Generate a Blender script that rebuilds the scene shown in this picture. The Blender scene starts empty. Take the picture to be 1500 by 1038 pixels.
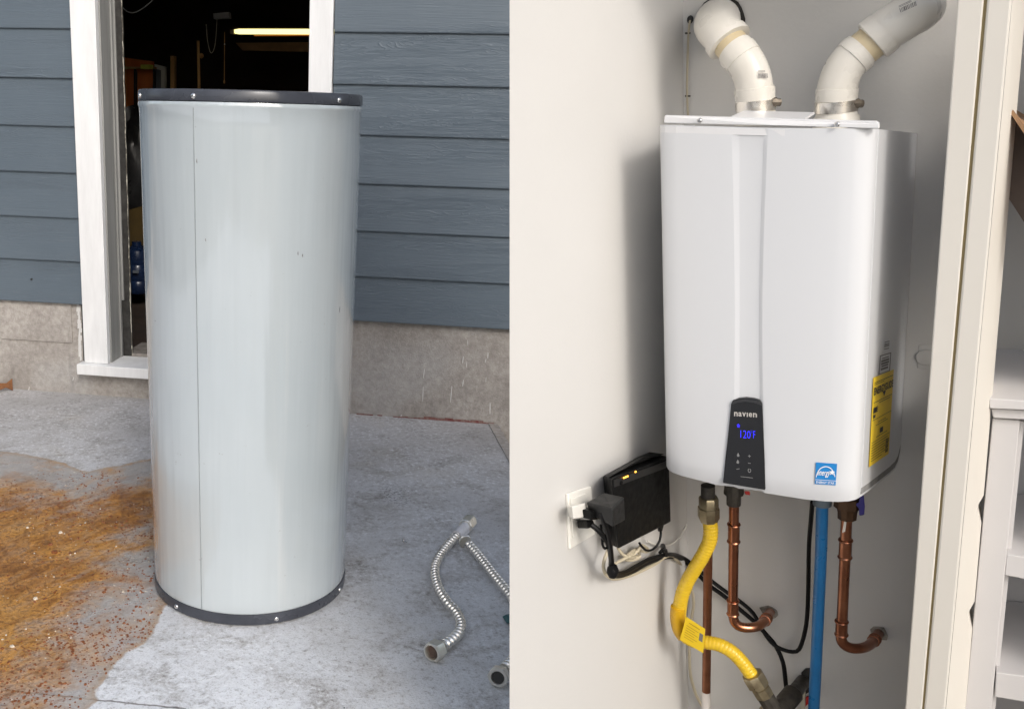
import bpy, math, random
from mathutils import Vector, Matrix, noise
random.seed(4)
SC = bpy.context.scene
COL = SC.collection
V = Vector
# ------------------------------------------------------------------ camera
F = 1400.0; PX = 500.0                                   # focal length in units of a 1500-unit wide frame
CAM = V((-0.37865, -2.32553, 1.21406))
YAW, PITCH, ROLL = 0.25843, -0.24567, 0.02542
fw = V((math.sin(YAW)*math.cos(PITCH), math.cos(YAW)*math.cos(PITCH), math.sin(PITCH)))
r0 = V((math.cos(YAW), -math.sin(YAW), 0)); u0 = r0.cross(fw)
rt = r0*math.cos(ROLL)+u0*math.sin(ROLL); up = -r0*math.sin(ROLL)+u0*math.cos(ROLL)
cam = bpy.data.objects.new('camera', bpy.data.cameras.new('camera'))
COL.objects.link(cam); SC.camera = cam
M = Matrix((rt, up, -fw)).transposed().to_4x4(); M.translation = CAM
cam.matrix_world = M
cam.data.sensor_width = 36; cam.data.lens = 36*F/1500; cam.data.shift_x = (750-PX)/1500
cam.data.clip_start = 0.02; cam.data.clip_end = 3000
# ------------------------------------------------------------------ light
SUN_DIR = (fw*1.0 - rt*0.27 - up*0.36).normalized()      # the way the light travels
w = bpy.data.worlds.new('World'); SC.world = w; w.use_nodes = True
nt = w.node_tree; bg = nt.nodes['Background']
sky = nt.nodes.new('ShaderNodeTexSky'); sky.sky_type = 'NISHITA'; sky.sun_disc = False
sky.sun_elevation = math.asin(-SUN_DIR.z)
sky.sun_rotation = math.atan2(-SUN_DIR.x, -SUN_DIR.y)
sky.dust_density = 3.0; sky.air_density = 1.0
hs = nt.nodes.new('ShaderNodeHueSaturation'); hs.inputs['Saturation'].default_value = 0.62
nt.links.new(sky.outputs[0], hs.inputs['Color']); nt.links.new(hs.outputs[0], bg.inputs[0])
bg.inputs[1].default_value = 0.15
sl = bpy.data.lights.new('sun', 'SUN'); sl.energy = .80; sl.angle = math.radians(11); sl.color = (1, .975, .945)
so = bpy.data.objects.new('sun', sl); COL.objects.link(so)
so.rotation_euler = SUN_DIR.to_track_quat('-Z', 'Y').to_euler(); so.location = (0, -6, 8)
SC.view_settings.view_transform = 'Standard'; SC.view_settings.look = 'None'
SC.view_settings.gamma = 1; SC.view_settings.use_curve_mapping = False
SC.view_settings.exposure = 0.46

# ------------------------------------------------------------------ survey helpers: sight lines met with the planes of the place
def ray(x, y): return fw + rt*((x-PX)/F) - up*((y-519)/F)
def hit(x, y, p, n, off=0.0):
    d = ray(x, y); return CAM + d*(((p-CAM).dot(n)+off)/d.dot(n))
def G(x, y, z=0.0): return hit(x, y, V((0, 0, z)), V((0, 0, 1)))
# the house wall
AW = -0.41428; HO = V((0, 1.63395, 0))
HX = V((math.cos(AW), math.sin(AW), 0)); HN = V((math.sin(AW), -math.cos(AW), 0))
def HW(x, y, off=0.0): return hit(x, y, HO, HN, off)
def hl(p): q = p-HO; return V((q.dot(HX), q.dot(HN), q.z))        # along, out of the wall, up
def hw(a, o, z): return HO+HX*a+HN*o+V((0, 0, z))
# the heater closet
def cdir(x, y, z): return (rt*x - up*y + fw*z).normalized()
CDOWN = cdir(540, 4681, 1400); CLEFT = cdir(-2227, -429, 1400)
CN = CDOWN.cross(CLEFT).normalized()
if CN.dot(fw) > 0: CN = -CN
P0 = CAM+ray(1005, 600)*2.08
def B(x, y, off=0.0): return hit(x, y, P0, CN, off)
LDIR = cdir(1200, -39, 1400)
LN = CDOWN.cross(LDIR).normalized()
if LN.dot(rt) < 0: LN = -LN
def L(x, y, off=0.0): return hit(x, y, P0, LN, off)

# ------------------------------------------------------------------ materials
def mat(name, col, rough=.6, metal=0.0, spec=.5, **k):
    m = bpy.data.materials.new(name); m.use_nodes = True
    b = m.node_tree.nodes['Principled BSDF']
    b.inputs['Base Color'].default_value = (*col, 1); b.inputs['Roughness'].default_value = rough
    b.inputs['Metallic'].default_value = metal; b.inputs['Specular IOR Level'].default_value = spec
    return m
class N:
    """small node-writing helper on one material"""
    def __init__(s, m): s.m = m; s.t = m.node_tree; s.b = s.t.nodes['Principled BSDF']
    def new(s, ty, **k):
        n = s.t.nodes.new(ty)
        for a, v in k.items():
            if a in ('ins',):
                for kk, vv in v.items():
                    if hasattr(vv, 'is_output'): s.t.links.new(vv, n.inputs[kk])
                    else: n.inputs[kk].default_value = vv
            else: setattr(n, a, v)
        return n
    def coord(s, scale=(1, 1, 1), kind='Object', rot=(0, 0, 0)):
        tc = s.new('ShaderNodeTexCoord'); mp = s.new('ShaderNodeMapping')
        if any(rot): mp.vector_type = 'TEXTURE'; scale = tuple(1/q for q in scale)
        mp.inputs['Scale'].default_value = scale; mp.inputs['Rotation'].default_value = rot
        s.t.links.new(tc.outputs[kind], mp.inputs[0]); return mp.outputs[0]
    def noise(s, vec, scale, detail=4, rough=.55, dist=0.0):
        return s.new('ShaderNodeTexNoise', ins={'Vector': vec, 'Scale': scale, 'Detail': detail, 'Roughness': rough, 'Distortion': dist}).outputs[0]
    def ramp(s, fac, a, b, ca=0.0, cb=1.0):
        return s.new('ShaderNodeMapRange', ins={0: fac, 1: a, 2: b, 3: ca, 4: cb}).outputs[0]
    def mix(s, fac, a, b, blend='MIX'):
        n = s.new('ShaderNodeMix', data_type='RGBA', blend_type=blend)
        for sock, v in ((0, fac), (6, a), (7, b)):
            if hasattr(v, 'is_output'): s.t.links.new(v, n.inputs[sock])
            elif isinstance(v, tuple): n.inputs[sock].default_value = (*v, 1)
            else: n.inputs[sock].default_value = v
        return n.outputs[2]
    def math(s, op, a, b=0.0):
        return s.new('ShaderNodeMath', operation=op, ins={0: a, 1: b}).outputs[0]
    def col(s, o): s.t.links.new(o, s.b.inputs['Base Color'])
    def rough(s, o): s.t.links.new(o, s.b.inputs['Roughness'])
    def bump(s, h, strength=.3, dist=.002):
        n = s.new('ShaderNodeBump', ins={'Height': h, 'Strength': strength, 'Distance': dist})
        s.t.links.new(n.outputs[0], s.b.inputs['Normal']); s.t.links.new(n.outputs[0], s.b.inputs['Coat Normal'])
    def attr(s, name): return s.new('ShaderNodeAttribute', attribute_name=name).outputs['Fac']

def m_siding():
    m = mat('blue_grey_siding', (.08, .115, .145), .48); n = N(m)
    c = n.coord((1, 1, 1), 'Object')
    oi = n.new('ShaderNodeObjectInfo').outputs['Random']
    off = n.new('ShaderNodeVectorMath', operation='ADD', ins={0: c})
    cm = n.new('ShaderNodeCombineXYZ', ins={0: n.math('MULTIPLY', oi, 37.0), 1: 0.0, 2: n.math('MULTIPLY', oi, 19.0)})
    n.t.links.new(cm.outputs[0], off.inputs[1])
    mp = n.new('ShaderNodeMapping', ins={0: off.outputs[0]}); mp.inputs['Scale'].default_value = (1.5, 1.5, 20)
    warp = n.noise(mp.outputs[0], .55, 2, .5)
    g = n.new('ShaderNodeTexNoise', ins={'Vector': mp.outputs[0], 'Scale': 1.6, 'Detail': 2.5, 'Roughness': .55, 'Distortion': .6}).outputs[0]
    rings = n.math('FRACT', n.math('MULTIPLY', g, 21.0))
    rid = n.math('ABSOLUTE', n.math('SUBTRACT', rings, .5))
    mp2 = n.new('ShaderNodeMapping', ins={0: off.outputs[0]}); mp2.inputs['Scale'].default_value = (7, 7, 220)
    fine = n.noise(mp2.outputs[0], 1.0, 3, .6)
    h = n.math('ADD', n.math('MULTIPLY', n.ramp(rid, .30, .5), n.ramp(warp, .42, .66, .06, 1)), n.math('MULTIPLY', fine, .9))
    n.bump(h, .5, .0028)
    big = n.noise(c, 2.2, 5, .6)
    col = n.mix(n.ramp(big, .3, .7), (.089, .116, .143), (.103, .131, .158))
    col = n.mix(n.ramp(fine, .35, .65, .10, 0), col, (.055, .075, .09))
    col = n.mix(n.ramp(rid, .40, .5, 0, .10), col, (.17, .21, .235))
    wear = n.math('MULTIPLY', n.ramp(n.noise(mp2.outputs[0], .8, 5, .7), .62, .74), n.ramp(n.noise(c, 3.1, 3), .5, .62))
    col = n.mix(n.math('MULTIPLY', wear, .3), col, (.22, .26, .29))
    n.col(col); return m
def m_concrete_wall():
    m = mat('old_foundation_concrete', (.32, .28, .25), .9); n = N(m); c = n.coord()
    a = n.noise(c, 3.5, 6, .65); b = n.noise(c, 45, 5, .7); d = n.noise(c, 160, 3, .7)
    col = n.mix(n.ramp(a, .3, .72), (.29, .265, .24), (.49, .455, .42))
    col = n.mix(n.ramp(b, .32, .62, .55, 0), col, (.17, .15, .13))
    col = n.mix(n.ramp(d, .60, .72, 0, .4), col, (.52, .48, .44))
    cs = n.coord((9, 9, 1.1)); st = n.noise(cs, 2.0, 4, .6)
    col = n.mix(n.ramp(st, .57, .75, 0, .5), col, (.12, .115, .11))
    col = n.mix(n.ramp(n.noise(c, 1.7, 3), .56, .66, 0, .35), col, (.34, .34, .34))
    n.col(col); n.bump(n.math('ADD', n.math('MULTIPLY', b, .8), d), .6, .004); return m
def m_patio():
    m = mat('stained_patio_concrete', (.4, .4, .4), .8); n = N(m); c = n.coord((1, 1, 1), 'Object')
    a = n.noise(c, 1.5, 6, .62); b = n.noise(c, 7, 7, .72, .5); d = n.noise(c, 60, 6, .78); e = n.noise(c, 190, 3, .7)
    col = n.mix(n.ramp(n.math('ADD', n.math('MULTIPLY', a, .6), n.math('MULTIPLY', b, .4)), .38, .60), (.56, .57, .59), (.82, .845, .885))
    far = n.attr('far')                                   # damp, dirtier concrete along the house
    col = n.mix(n.math('MULTIPLY', n.ramp(n.math('ADD', far, n.math('SUBTRACT', b, .5)), .1, .8), .60), col, (.34, .305, .272))
    col = n.mix(n.math('MULTIPLY', n.ramp(b, .46, .66), n.ramp(d, .36, .60, .18, .75)), col, (.225, .205, .185))
    col = n.mix(n.ramp(d, .54, .68, 0, .62), col, (.165, .148, .132))
    col = n.mix(n.ramp(e, .56, .70, 0, .5), col, (.16, .145, .13))
    col = n.mix(n.math('MULTIPLY', n.ramp(d, .34, .46, .75, 0), n.ramp(a, .40, .55)), col, (.88, .90, .93))
    spot = n.math('MULTIPLY', n.ramp(n.noise(c, 3.3, 2), .6, .7), n.ramp(n.noise(c, 110, 4, .75), .5, .62))
    col = n.mix(n.math('MULTIPLY', spot, .8), col, (.06, .055, .05))
    col = n.mix(n.ramp(n.noise(c, 2.4, 4, .6), .58, .70, 0, .22), col, (.42, .36, .27))
    cr = n.attr('crack'); 
    crk = n.ramp(n.math('ABSOLUTE', n.math('ADD', cr, n.math('MULTIPLY', n.math('SUBTRACT', n.noise(c, 40, 3), .5), .012))), .0015, .004, .75, 0)
    col = n.mix(crk, col, (.07, .055, .04))
    # rust: attribute runs 0 (outside) .. 1 (deep inside); wet = inside the sharp wet front
    ru = n.attr('rust'); wet = n.attr('wet')
    flow = n.noise(n.coord((1, 1, 1), 'Object', (0, 0, .6)), 5.0, 7, .68, 1.2)
    g = n.noise(c, 26, 6, .72, .5)
    wn = n.math('ADD', wet, n.math('MULTIPLY', n.math('SUBTRACT', n.noise(c, 14, 4, .6), .5), .05))
    wm = n.ramp(wn, .0, .008)
    rim = n.math('MULTIPLY', n.ramp(wn, .0, .006), n.ramp(wn, .008, .03, 1, 0))
    dens = n.math('MULTIPLY', n.ramp(n.math('ADD', ru, n.math('ADD', n.math('MULTIPLY', n.math('SUBTRACT', flow, .5), 1.8), n.math('MULTIPLY', n.math('SUBTRACT', g, .5), .45))), .02, .62), wm)
    col = n.mix(n.math('MULTIPLY', wm, .62), col, (.34, .315, .29))
    rc = n.mix(n.ramp(n.math('ADD', n.math('MULTIPLY', g, .45), n.math('MULTIPLY', n.noise(c, 5.5, 5, .6, .8), .55)), .38, .60), (.23, .080, .010), (.60, .265, .036))
    rc = n.mix(n.ramp(n.noise(c, 3.2, 4), .46, .66, 0, .7), rc, (.62, .30, .05))
    col = n.mix(n.math('MULTIPLY', dens, .95), col, rc)
    streak = n.noise(n.coord((1, 3.2, 1), 'Object', (0, 0, .62)), 7, 7, .72, 1.0)
    col = n.mix(n.math('MULTIPLY', n.math('MULTIPLY', n.ramp(streak, .50, .66), wm), n.ramp(ru, .1, .6, .6, .25)), col, (.46, .40, .33))
    col = n.mix(n.math('MULTIPLY', n.math('MULTIPLY', n.ramp(streak, .36, .48, 1, 0), wm), n.ramp(ru, .05, .5, .2, .75)), col, (.22, .080, .012))
    grit = n.ramp(n.noise(c, 85, 5, .8), .53, .63)
    col = n.mix(n.math('MULTIPLY', n.math('MULTIPLY', grit, n.ramp(ru, .0, .45, .25, 1)), n.math('MULTIPLY', wm, .42)), col, (.17, .055, .018))
    col = n.mix(n.math('MULTIPLY', rim, .40), col, (.38, .22, .08))
    n.col(col)
    n.rough(n.ramp(n.math('MULTIPLY', wm, n.ramp(n.noise(c, 11, 4), .35, .58)), 0, 1, .85, .24))
    hh = n.math('ADD', n.math('MULTIPLY', b, 1.2), n.math('ADD', n.math('MULTIPLY', d, .9), n.math('ADD', n.math('MULTIPLY', e, .5), n.math('MULTIPLY', n.math('MULTIPLY', grit, ru), 1.4))))
    n.bump(hh, .75, .006); return m
def m_tank():
    m = mat('grey_enamel', (.50, .545, .555), .24, 0, .62); n = N(m); c = n.coord((1, 1, .12)); c2 = n.coord()
    v = n.noise(c, 7, 3, .55); a = n.noise(c2, 2.2, 3); 
    col = n.mix(n.ramp(a, .35, .7), (.45, .50, .525), (.49, .535, .555))
    refl_streak = n.noise(n.coord((1, 1, .035)), 30, 4, .65); pl = n.noise(n.coord((1, 1, .35)), 3.2, 3)  # upright streak mask: reflections painted into the enamel colour, pale and dark
    col = n.mix(n.math('MULTIPLY', n.ramp(refl_streak, .55, .70), n.ramp(pl, .48, .62, 0, .30)), col, (.64, .645, .63))
    col = n.mix(n.math('MULTIPLY', n.ramp(refl_streak, .32, .44, 1, 0), n.ramp(pl, .35, .55, .14, 0)), col, (.36, .39, .40))
    dirt = n.math('MULTIPLY', n.ramp(n.noise(c2, 55, 3, .8), .68, .74), n.ramp(n.noise(c2, 4.5, 2), .48, .6))
    col = n.mix(n.math('MULTIPLY', dirt, .6), col, (.22, .2, .19))
    n.col(col); n.rough(n.ramp(n.noise(n.coord((1, 1, .08)), 22, 4), .3, .7, .10, .26))
    s = n.noise(n.coord((1, 1, .05)), 16, 3, .6)
    n.bump(n.math('ADD', n.math('MULTIPLY', v, 1.0), n.math('ADD', n.math('MULTIPLY', s, .30), n.math('MULTIPLY', n.noise(c2, 4, 2), .30))), .7, .010); return m
def coat(m, wgt, rough):
    b = m.node_tree.nodes['Principled BSDF']; b.inputs['Coat Weight'].default_value = wgt; b.inputs['Coat Roughness'].default_value = rough; b.inputs['Coat IOR'].default_value = 1.9
def m_plaster(name, col, wob=.55):
    m = mat(name, col, .62); n = N(m); c = n.coord()
    a = n.noise(c, 1.3, 4); b = n.noise(c, 120, 3, .6)
    n.col(n.mix(n.ramp(a, .3, .7), tuple(x*.955 for x in col), tuple(min(1, x*1.02) for x in col)))
    n.bump(n.math('ADD', n.math('MULTIPLY', n.noise(c, 7, 3), .6), n.math('MULTIPLY', b, .25)), wob, .003); return m
def m_rough(name, col, col2, scale, rough=.7, bump=.3, metal=0.0, lo=.35, hi=.7, stretch=(1, 1, 1)):
    m = mat(name, col, rough, metal); n = N(m); c = n.coord(stretch)
    a = n.noise(c, scale, 5, .65)
    n.col(n.mix(n.ramp(a, lo, hi), col, col2)); n.bump(a, bump, .002)
    n.rough(n.ramp(n.noise(c, scale*1.7, 3), .3, .7, max(.05, rough-.1), min(1, rough+.12))); return m
def m_emit(name, col, s):
    m = mat(name, col, .5); b = m.node_tree.nodes['Principled BSDF']
    b.inputs['Emission Color'].default_value = (*col, 1); b.inputs['Emission Strength'].default_value = s; return m

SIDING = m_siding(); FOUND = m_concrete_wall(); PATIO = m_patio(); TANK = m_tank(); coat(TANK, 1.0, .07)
TRIM = m_rough('white_house_trim', (.80, .80, .795), (.70, .70, .695), 24, .5, .35, stretch=(1, 1, .15))
JAMB = m_rough('grey_jamb_paint', (.30, .30, .29), (.20, .20, .19), 14, .55, .2, stretch=(1, 1, .1))
PEEL = m_rough('peeling_dark_wood', (.035, .033, .03), (.012, .011, .01), 30, .8, .8)
PEELW = m_rough('chipped_cream_paint', (.5, .48, .40), (.10, .09, .07), 60, .7, .8, lo=.45, hi=.55, stretch=(1, 1, .4))
THRESH = m_rough('worn_threshold', (.16, .14, .12), (.30, .28, .26), 22, .8, .5)
BAND = m_rough('dark_band_plastic', (.035, .039, .050), (.065, .07, .085), 7, .24, .08)
SCREW = mat('zinc_screw', (.75, .74, .72), .22, 1)
CAPTOP = mat('tank_lid', (.16, .16, .17), .4)
STEEL = m_rough('stainless_steel', (.90, .87, .82), (.82, .79, .74), 12, .27, .05, 1)
NICKEL = m_rough('nickel_nut', (.92, .89, .82), (.78, .75, .66), 50, .36, .12, 1)
SLEEVE = m_rough('crumpled_clear_sleeve', (.80, .79, .80), (.62, .60, .62), 60, .35, .6)
RUBBER = mat('black_rubber', (.02, .02, .02), .6)
WALL = m_plaster('warm_white_wall_paint', (.63, .618, .595))
CASING = m_plaster('cream_gloss_casing', (.70, .665, .60), .12)
CABW = m_plaster('white_cabinet_paint', (.64, .62, .61), .1)
GROOVE = mat('ochre_gap', (.30, .24, .12), .8)
HEAT = mat('white_powder_coat', (.64, .65, .665), .30); n_ = N(HEAT); n_.bump(n_.noise(n_.coord(), 5, 3), .10, .006)
HFLANGE = mat('white_sheet_metal', (.70, .70, .705), .32)
PANEL = mat('gloss_black_panel', (.010, .010, .011), .22)
PVC = m_rough('white_pvc', (.70, .67, .61), (.65, .62, .55), 9, .32, .04)
PVCB = m_rough('yellowed_pvc', (.62, .52, .34), (.52, .42, .25), 12, .35, .05)
BLACKP = m_rough('black_abs', (.006, .006, .006), (.009, .009, .009), 40, .5, .1); BLACKP.node_tree.nodes['Principled BSDF'].inputs['Specular IOR Level'].default_value = .08
CABLE = mat('black_cable', (.006, .006, .0065), .45, 0, .18)
BEIGE = mat('beige_cable', (.50, .44, .32), .5)
WHITEP = mat('white_plastic', (.80, .78, .72), .35)
YELLOW = m_rough('yellow_coated_hose', (.74, .50, .03), (.68, .44, .02), 30, .30, .05)
BRASS = m_rough('dull_brass', (.42, .36, .24), (.28, .23, .15), 45, .36, .12, .9)
IRON = m_rough('dark_iron_fitting', (.05, .045, .04), (.09, .08, .065), 50, .5, .3, .5)
COPPER = m_rough('copper_pipe', (.50, .225, .13), (.30, .115, .065), 13, .30, .06, 1, stretch=(1, 1, .35))
COPPERD = m_rough('tarnished_copper', (.36, .16, .09), (.24, .10, .055), 20, .42, .06, .9)
BLUEP = m_rough('blue_pex_pipe', (.012, .135, .34), (.010, .115, .29), 20, .34, .03)
BLUEH = mat('navy_handle', (.03, .025, .17), .4)
REDH = mat('red_handle', (.45, .02, .015), .4)
HOLE = m_rough('broken_drywall', (.42, .39, .34), (.08, .07, .06), 40, .95, .8)
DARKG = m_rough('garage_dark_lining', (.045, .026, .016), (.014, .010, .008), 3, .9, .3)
ORANGEW = m_rough('orange_plywood', (.62, .17, .035), (.36, .09, .02), 5, .7, .2, stretch=(1, 1, .2))
STUDM = m_rough('old_pine', (.52, .30, .11), (.34, .18, .07), 9, .75, .2, stretch=(1, 1, .1))
WOODB = m_rough('raw_plywood_edge', (.36, .21, .11), (.26, .145, .075), 20, .65, .1)
PRINT = mat('printed_black', (.02, .02, .02), .6)
PRINTG = mat('printed_grey', (.16, .15, .145), .6)
LYEL = mat('yellow_label_paper', (.85, .60, .03), .5)
LBLUE = mat('blue_label_paper', (.015, .22, .56), .4)
LWHITE = mat('white_label_print', (.82, .83, .84), .45)
SILVERP = mat('silver_print', (.50, .47, .44), .4)
DISPLAY = m_emit('blue_led', (.03, .03, 1.0), 1.3)
AMBER = m_emit('amber_led', (1.0, .42, .05), 3.0)
TUBE = m_emit('fluorescent_tube', (1.0, .90, .36), 1.35)
RUSTM = m_rough('rust_flake', (.25, .085, .025), (.12, .038, .014), 80, .55, .4)
PALE = m_rough('pale_chip', (.74, .70, .62), (.50, .42, .30), 60, .6, .3)
GROUND = m_rough('bare_earth', (.12, .10, .08), (.17, .15, .12), 1.5, .95, .6)

# ------------------------------------------------------------------ mesh builder and scene tree
class MB:
    def __init__(s): s.v = []; s.f = []
    def quad(s, *p): i = len(s.v); s.v += [V(q) for q in p]; s.f.append(tuple(range(i, i+len(p)))); return s
    def hexa(s, a, b):
        """two matching loops (same winding), joined into a closed solid"""
        n = len(a); i = len(s.v); s.v += [V(q) for q in a]+[V(q) for q in b]
        s.f.append(tuple(range(i+n-1, i-1, -1))); s.f.append(tuple(range(i+n, i+2*n)))
        for k in range(n):
            j = (k+1) % n; s.f.append((i+k, i+j, i+n+j, i+n+k))
        return s
    def slab(s, loop, d): return s.hexa(loop, [V(p)+d for p in loop])
    def box(s, o, ax, ay, az, x0, x1, y0, y1, z0, z1):
        q = lambda x, y, z: o+ax*x+ay*y+az*z
        return s.hexa([q(x0, y0, z0), q(x1, y0, z0), q(x1, y1, z0), q(x0, y1, z0)], [q(x0, y0, z1), q(x1, y0, z1), q(x1, y1, z1), q(x0, y1, z1)])
    def tube(s, path, rad, n=10, caps=True):
        path = [V(p) for p in path]; m = len(path)
        if not hasattr(rad, '__len__'): rad = [rad]*m
        t = [(path[min(i+1, m-1)]-path[max(i-1, 0)]) for i in range(m)]
        t = [q.normalized() if q.length > 1e-9 else V((0, 0, 1)) for q in t]
        a = t[0].orthogonal().normalized(); i0 = len(s.v)
        for i in range(m):
            a = (a-t[i]*a.dot(t[i])).normalized(); b = t[i].cross(a)
            for k in range(n):
                g = 2*math.pi*k/n; s.v.append(path[i]+(a*math.cos(g)+b*math.sin(g))*rad[i])
        for i in range(m-1):
            for k in range(n):
                j = (k+1) % n; p = i0+i*n
                s.f.append((p+k, p+j, p+n+j, p+n+k))
        if caps:
            s.f.append(tuple(i0+k for k in range(n-1, -1, -1))); s.f.append(tuple(i0+(m-1)*n+k for k in range(n)))
        return s
    def lathe(s, o, axis, prof, n=32, x=None):
        """prof: list of (distance along the axis, radius)"""
        path = [o+axis*h for h, _ in prof]; i0 = len(s.v)
        a = (x or axis.orthogonal()).normalized(); b = axis.cross(a)
        for h, rr in prof:
            for k in range(n):
                g = 2*math.pi*k/n; s.v.append(o+axis*h+(a*math.cos(g)+b*math.sin(g))*rr)
        for i in range(len(prof)-1):
            for k in range(n):
                j = (k+1) % n; p = i0+i*n; s.f.append((p+k, p+j, p+n+j, p+n+k))
        s.f.append(tuple(i0+k for k in range(n-1, -1, -1))); s.f.append(tuple(i0+(len(prof)-1)*n+k for k in range(n)))
        return s
    def grid(s, rows):
        i0 = len(s.v); m = len(rows[0])
        for rw in rows: s.v += [V(p) for p in rw]
        for i in range(len(rows)-1):
            for k in range(m-1):
                p = i0+i*m+k; s.f.append((p, p+1, p+m+1, p+m))
        return s
    def ball(s, c, rx, ry=None, rz=None, n=10, jit=0.0):
        ry = ry or rx; rz = rz or rx; i0 = len(s.v); R = n//2
        for i in range(R+1):
            for k in range(n):
                th = math.pi*i/R; g = 2*math.pi*k/n; e = 1+random.uniform(-jit, jit)
                s.v.append(c+V((rx*math.sin(th)*math.cos(g), ry*math.sin(th)*math.sin(g), rz*math.cos(th)))*e)
        for i in range(R):
            for k in range(n):
                j = (k+1) % n; p = i0+i*n; s.f.append((p+k, p+n+k, p+n+j, p+j))
        return s
    def build(s, name, m, parent=None, smooth=False, bevel=0.0, attrs=None):
        me = bpy.data.meshes.new(name)
        org = parent_loc(parent) if parent else base(s.v)
        me.from_pydata([p-org for p in s.v], [], s.f)
        me.materials.append(m); me.validate(); 
        import bmesh
        bm = bmesh.new(); bm.from_mesh(me); bmesh.ops.recalc_face_normals(bm, faces=bm.faces); bm.to_mesh(me); bm.free()
        if attrs:
            for k, vals in attrs.items():
                at = me.attributes.new(k, 'FLOAT', 'POINT'); at.data.foreach_set('value', vals)
        if smooth:
            for p in me.polygons: p.use_smooth = True
            me.set_sharp_from_angle(angle=math.radians(38 if smooth is True else smooth))
        o = bpy.data.objects.new(name, me); COL.objects.link(o)
        if parent: o.parent = parent
        else: o.location = org
        if bevel:
            b = o.modifiers.new('bevel', 'BEVEL'); b.width = bevel; b.segments = 2; b.limit_method = 'ANGLE'; b.harden_normals = False
        LOC[o.name] = org
        return o
LOC = {}
def parent_loc(p): return LOC[p.name]
def base(vs):
    lo = [min(p[i] for p in vs) for i in range(3)]; hi = [max(p[i] for p in vs) for i in range(3)]
    return V(((lo[0]+hi[0])/2, (lo[1]+hi[1])/2, lo[2]))
def tag(o, label, cat, group=None, kind=None):
    if label: o['label'] = label
    if cat: o['category'] = cat
    if group: o['group'] = group
    if kind: o['kind'] = kind
    return o
def thing(name, loc, label, cat, group=None):
    o = bpy.data.objects.new(name, None); COL.objects.link(o); o.location = loc; o.empty_display_size = .05
    LOC[o.name] = V(loc); return tag(o, label, cat, group)
def spline(pts, step=.006):
    """smooth path through the points, evenly resampled"""
    p = [V(q) for q in pts]; p = [p[0]*2-p[1]]+p+[p[-1]*2-p[-2]]; out = []
    for i in range(1, len(p)-2):
        a, b, c, d = p[i-1:i+3]
        for k in range(24):
            t = k/24
            out.append(.5*((2*b)+(c-a)*t+(2*a-5*b+4*c-d)*t*t+(3*b-a-3*c+d)*t*t*t))
    out.append(p[-2]); res = [out[0]]; acc = 0
    for a, b in zip(out, out[1:]):
        l = (b-a).length
        while l > 0 and acc+l >= step:
            t = (step-acc)/l; a = a.lerp(b, t); res.append(a.copy()); l = (b-a).length; acc = 0
        acc += l
    if (res[-1]-out[-1]).length > step*.3: res.append(out[-1])
    return res
def quadmap(a, b, c, d):
    """(u,v) in 0..1 on the quad: a bottom-left, b bottom-right, c top-right, d top-left"""
    return lambda u, v: (a*(1-u)+b*u)*(1-v)+(d*(1-u)+c*u)*v
def text(name, s, fm, m, parent, u0, u1, v0, v1, lift, shear=0.0, bold=0.0):
    cu = bpy.data.curves.new('lettering', 'FONT'); cu.body = s; cu.size = 1; cu.resolution_u = 3; cu.offset = bold; cu.shear = shear
    to = bpy.data.objects.new('lettering', cu); COL.objects.link(to)
    bpy.context.view_layer.update()
    me = bpy.data.meshes.new_from_object(to.evaluated_get(bpy.context.evaluated_depsgraph_get()))
    bpy.data.objects.remove(to)
    xs = [q.co.x for q in me.vertices]; ys = [q.co.y for q in me.vertices]
    x0, x1, y0, y1 = min(xs), max(xs), min(ys), max(ys)
    mb = MB(); mb.v = [fm(u0+(u1-u0)*(q.co.x-x0)/(x1-x0), v0+(v1-v0)*(q.co.y-y0)/(y1-y0))+lift for q in me.vertices]
    mb.f = [tuple(p.vertices) for p in me.polygons]; bpy.data.meshes.remove(me)
    return mb.build(name, m, parent)
def patch(mb, fm, u0, u1, v0, v1, lift): mb.quad(fm(u0, v0)+lift, fm(u1, v0)+lift, fm(u1, v1)+lift, fm(u0, v1)+lift)

# ================================================================== SETTING: earth, patio
def poly_dist(p, poly):
    """signed distance, positive inside"""
    x, y = p; ins = False; best = 1e9
    for (x0, y0), (x1, y1) in zip(poly, poly[1:]+poly[:1]):
        if (y0 > y) != (y1 > y) and x < (x1-x0)*(y-y0)/(y1-y0)+x0: ins = not ins
        dx, dy = x1-x0, y1-y0; t = max(0, min(1, ((x-x0)*dx+(y-y0)*dy)/(dx*dx+dy*dy+1e-12)))
        best = min(best, math.hypot(x-x0-t*dx, y-y0-t*dy))
    return best if ins else -best
g = MB(); S = 900.0; DROP = -.17
g.quad(V((-S, -S, DROP)), V((S, -S, DROP)), V((S, S, DROP)), V((-S, S, DROP)))
tag(g.build('ground', GROUND), 'bare earth below the edge of the concrete patio', None, kind='structure')
edge = [G(*q) for q in ((725.5, 617), (746, 653), (850, 838), (868, 915), (820, 1000), (785, 1100), (770, 1250))]
wall_l = hw(-4.5, -.05, 0); wall_r = edge[0]-HN*.07
front = [G(770, 1900), V((1.2, -6.5, 0)), V((-4.5, -6.5, 0))]
outline = [wall_r]+edge+front+[wall_l]
OUT2 = [(p.x, p.y) for p in outline]
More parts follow.
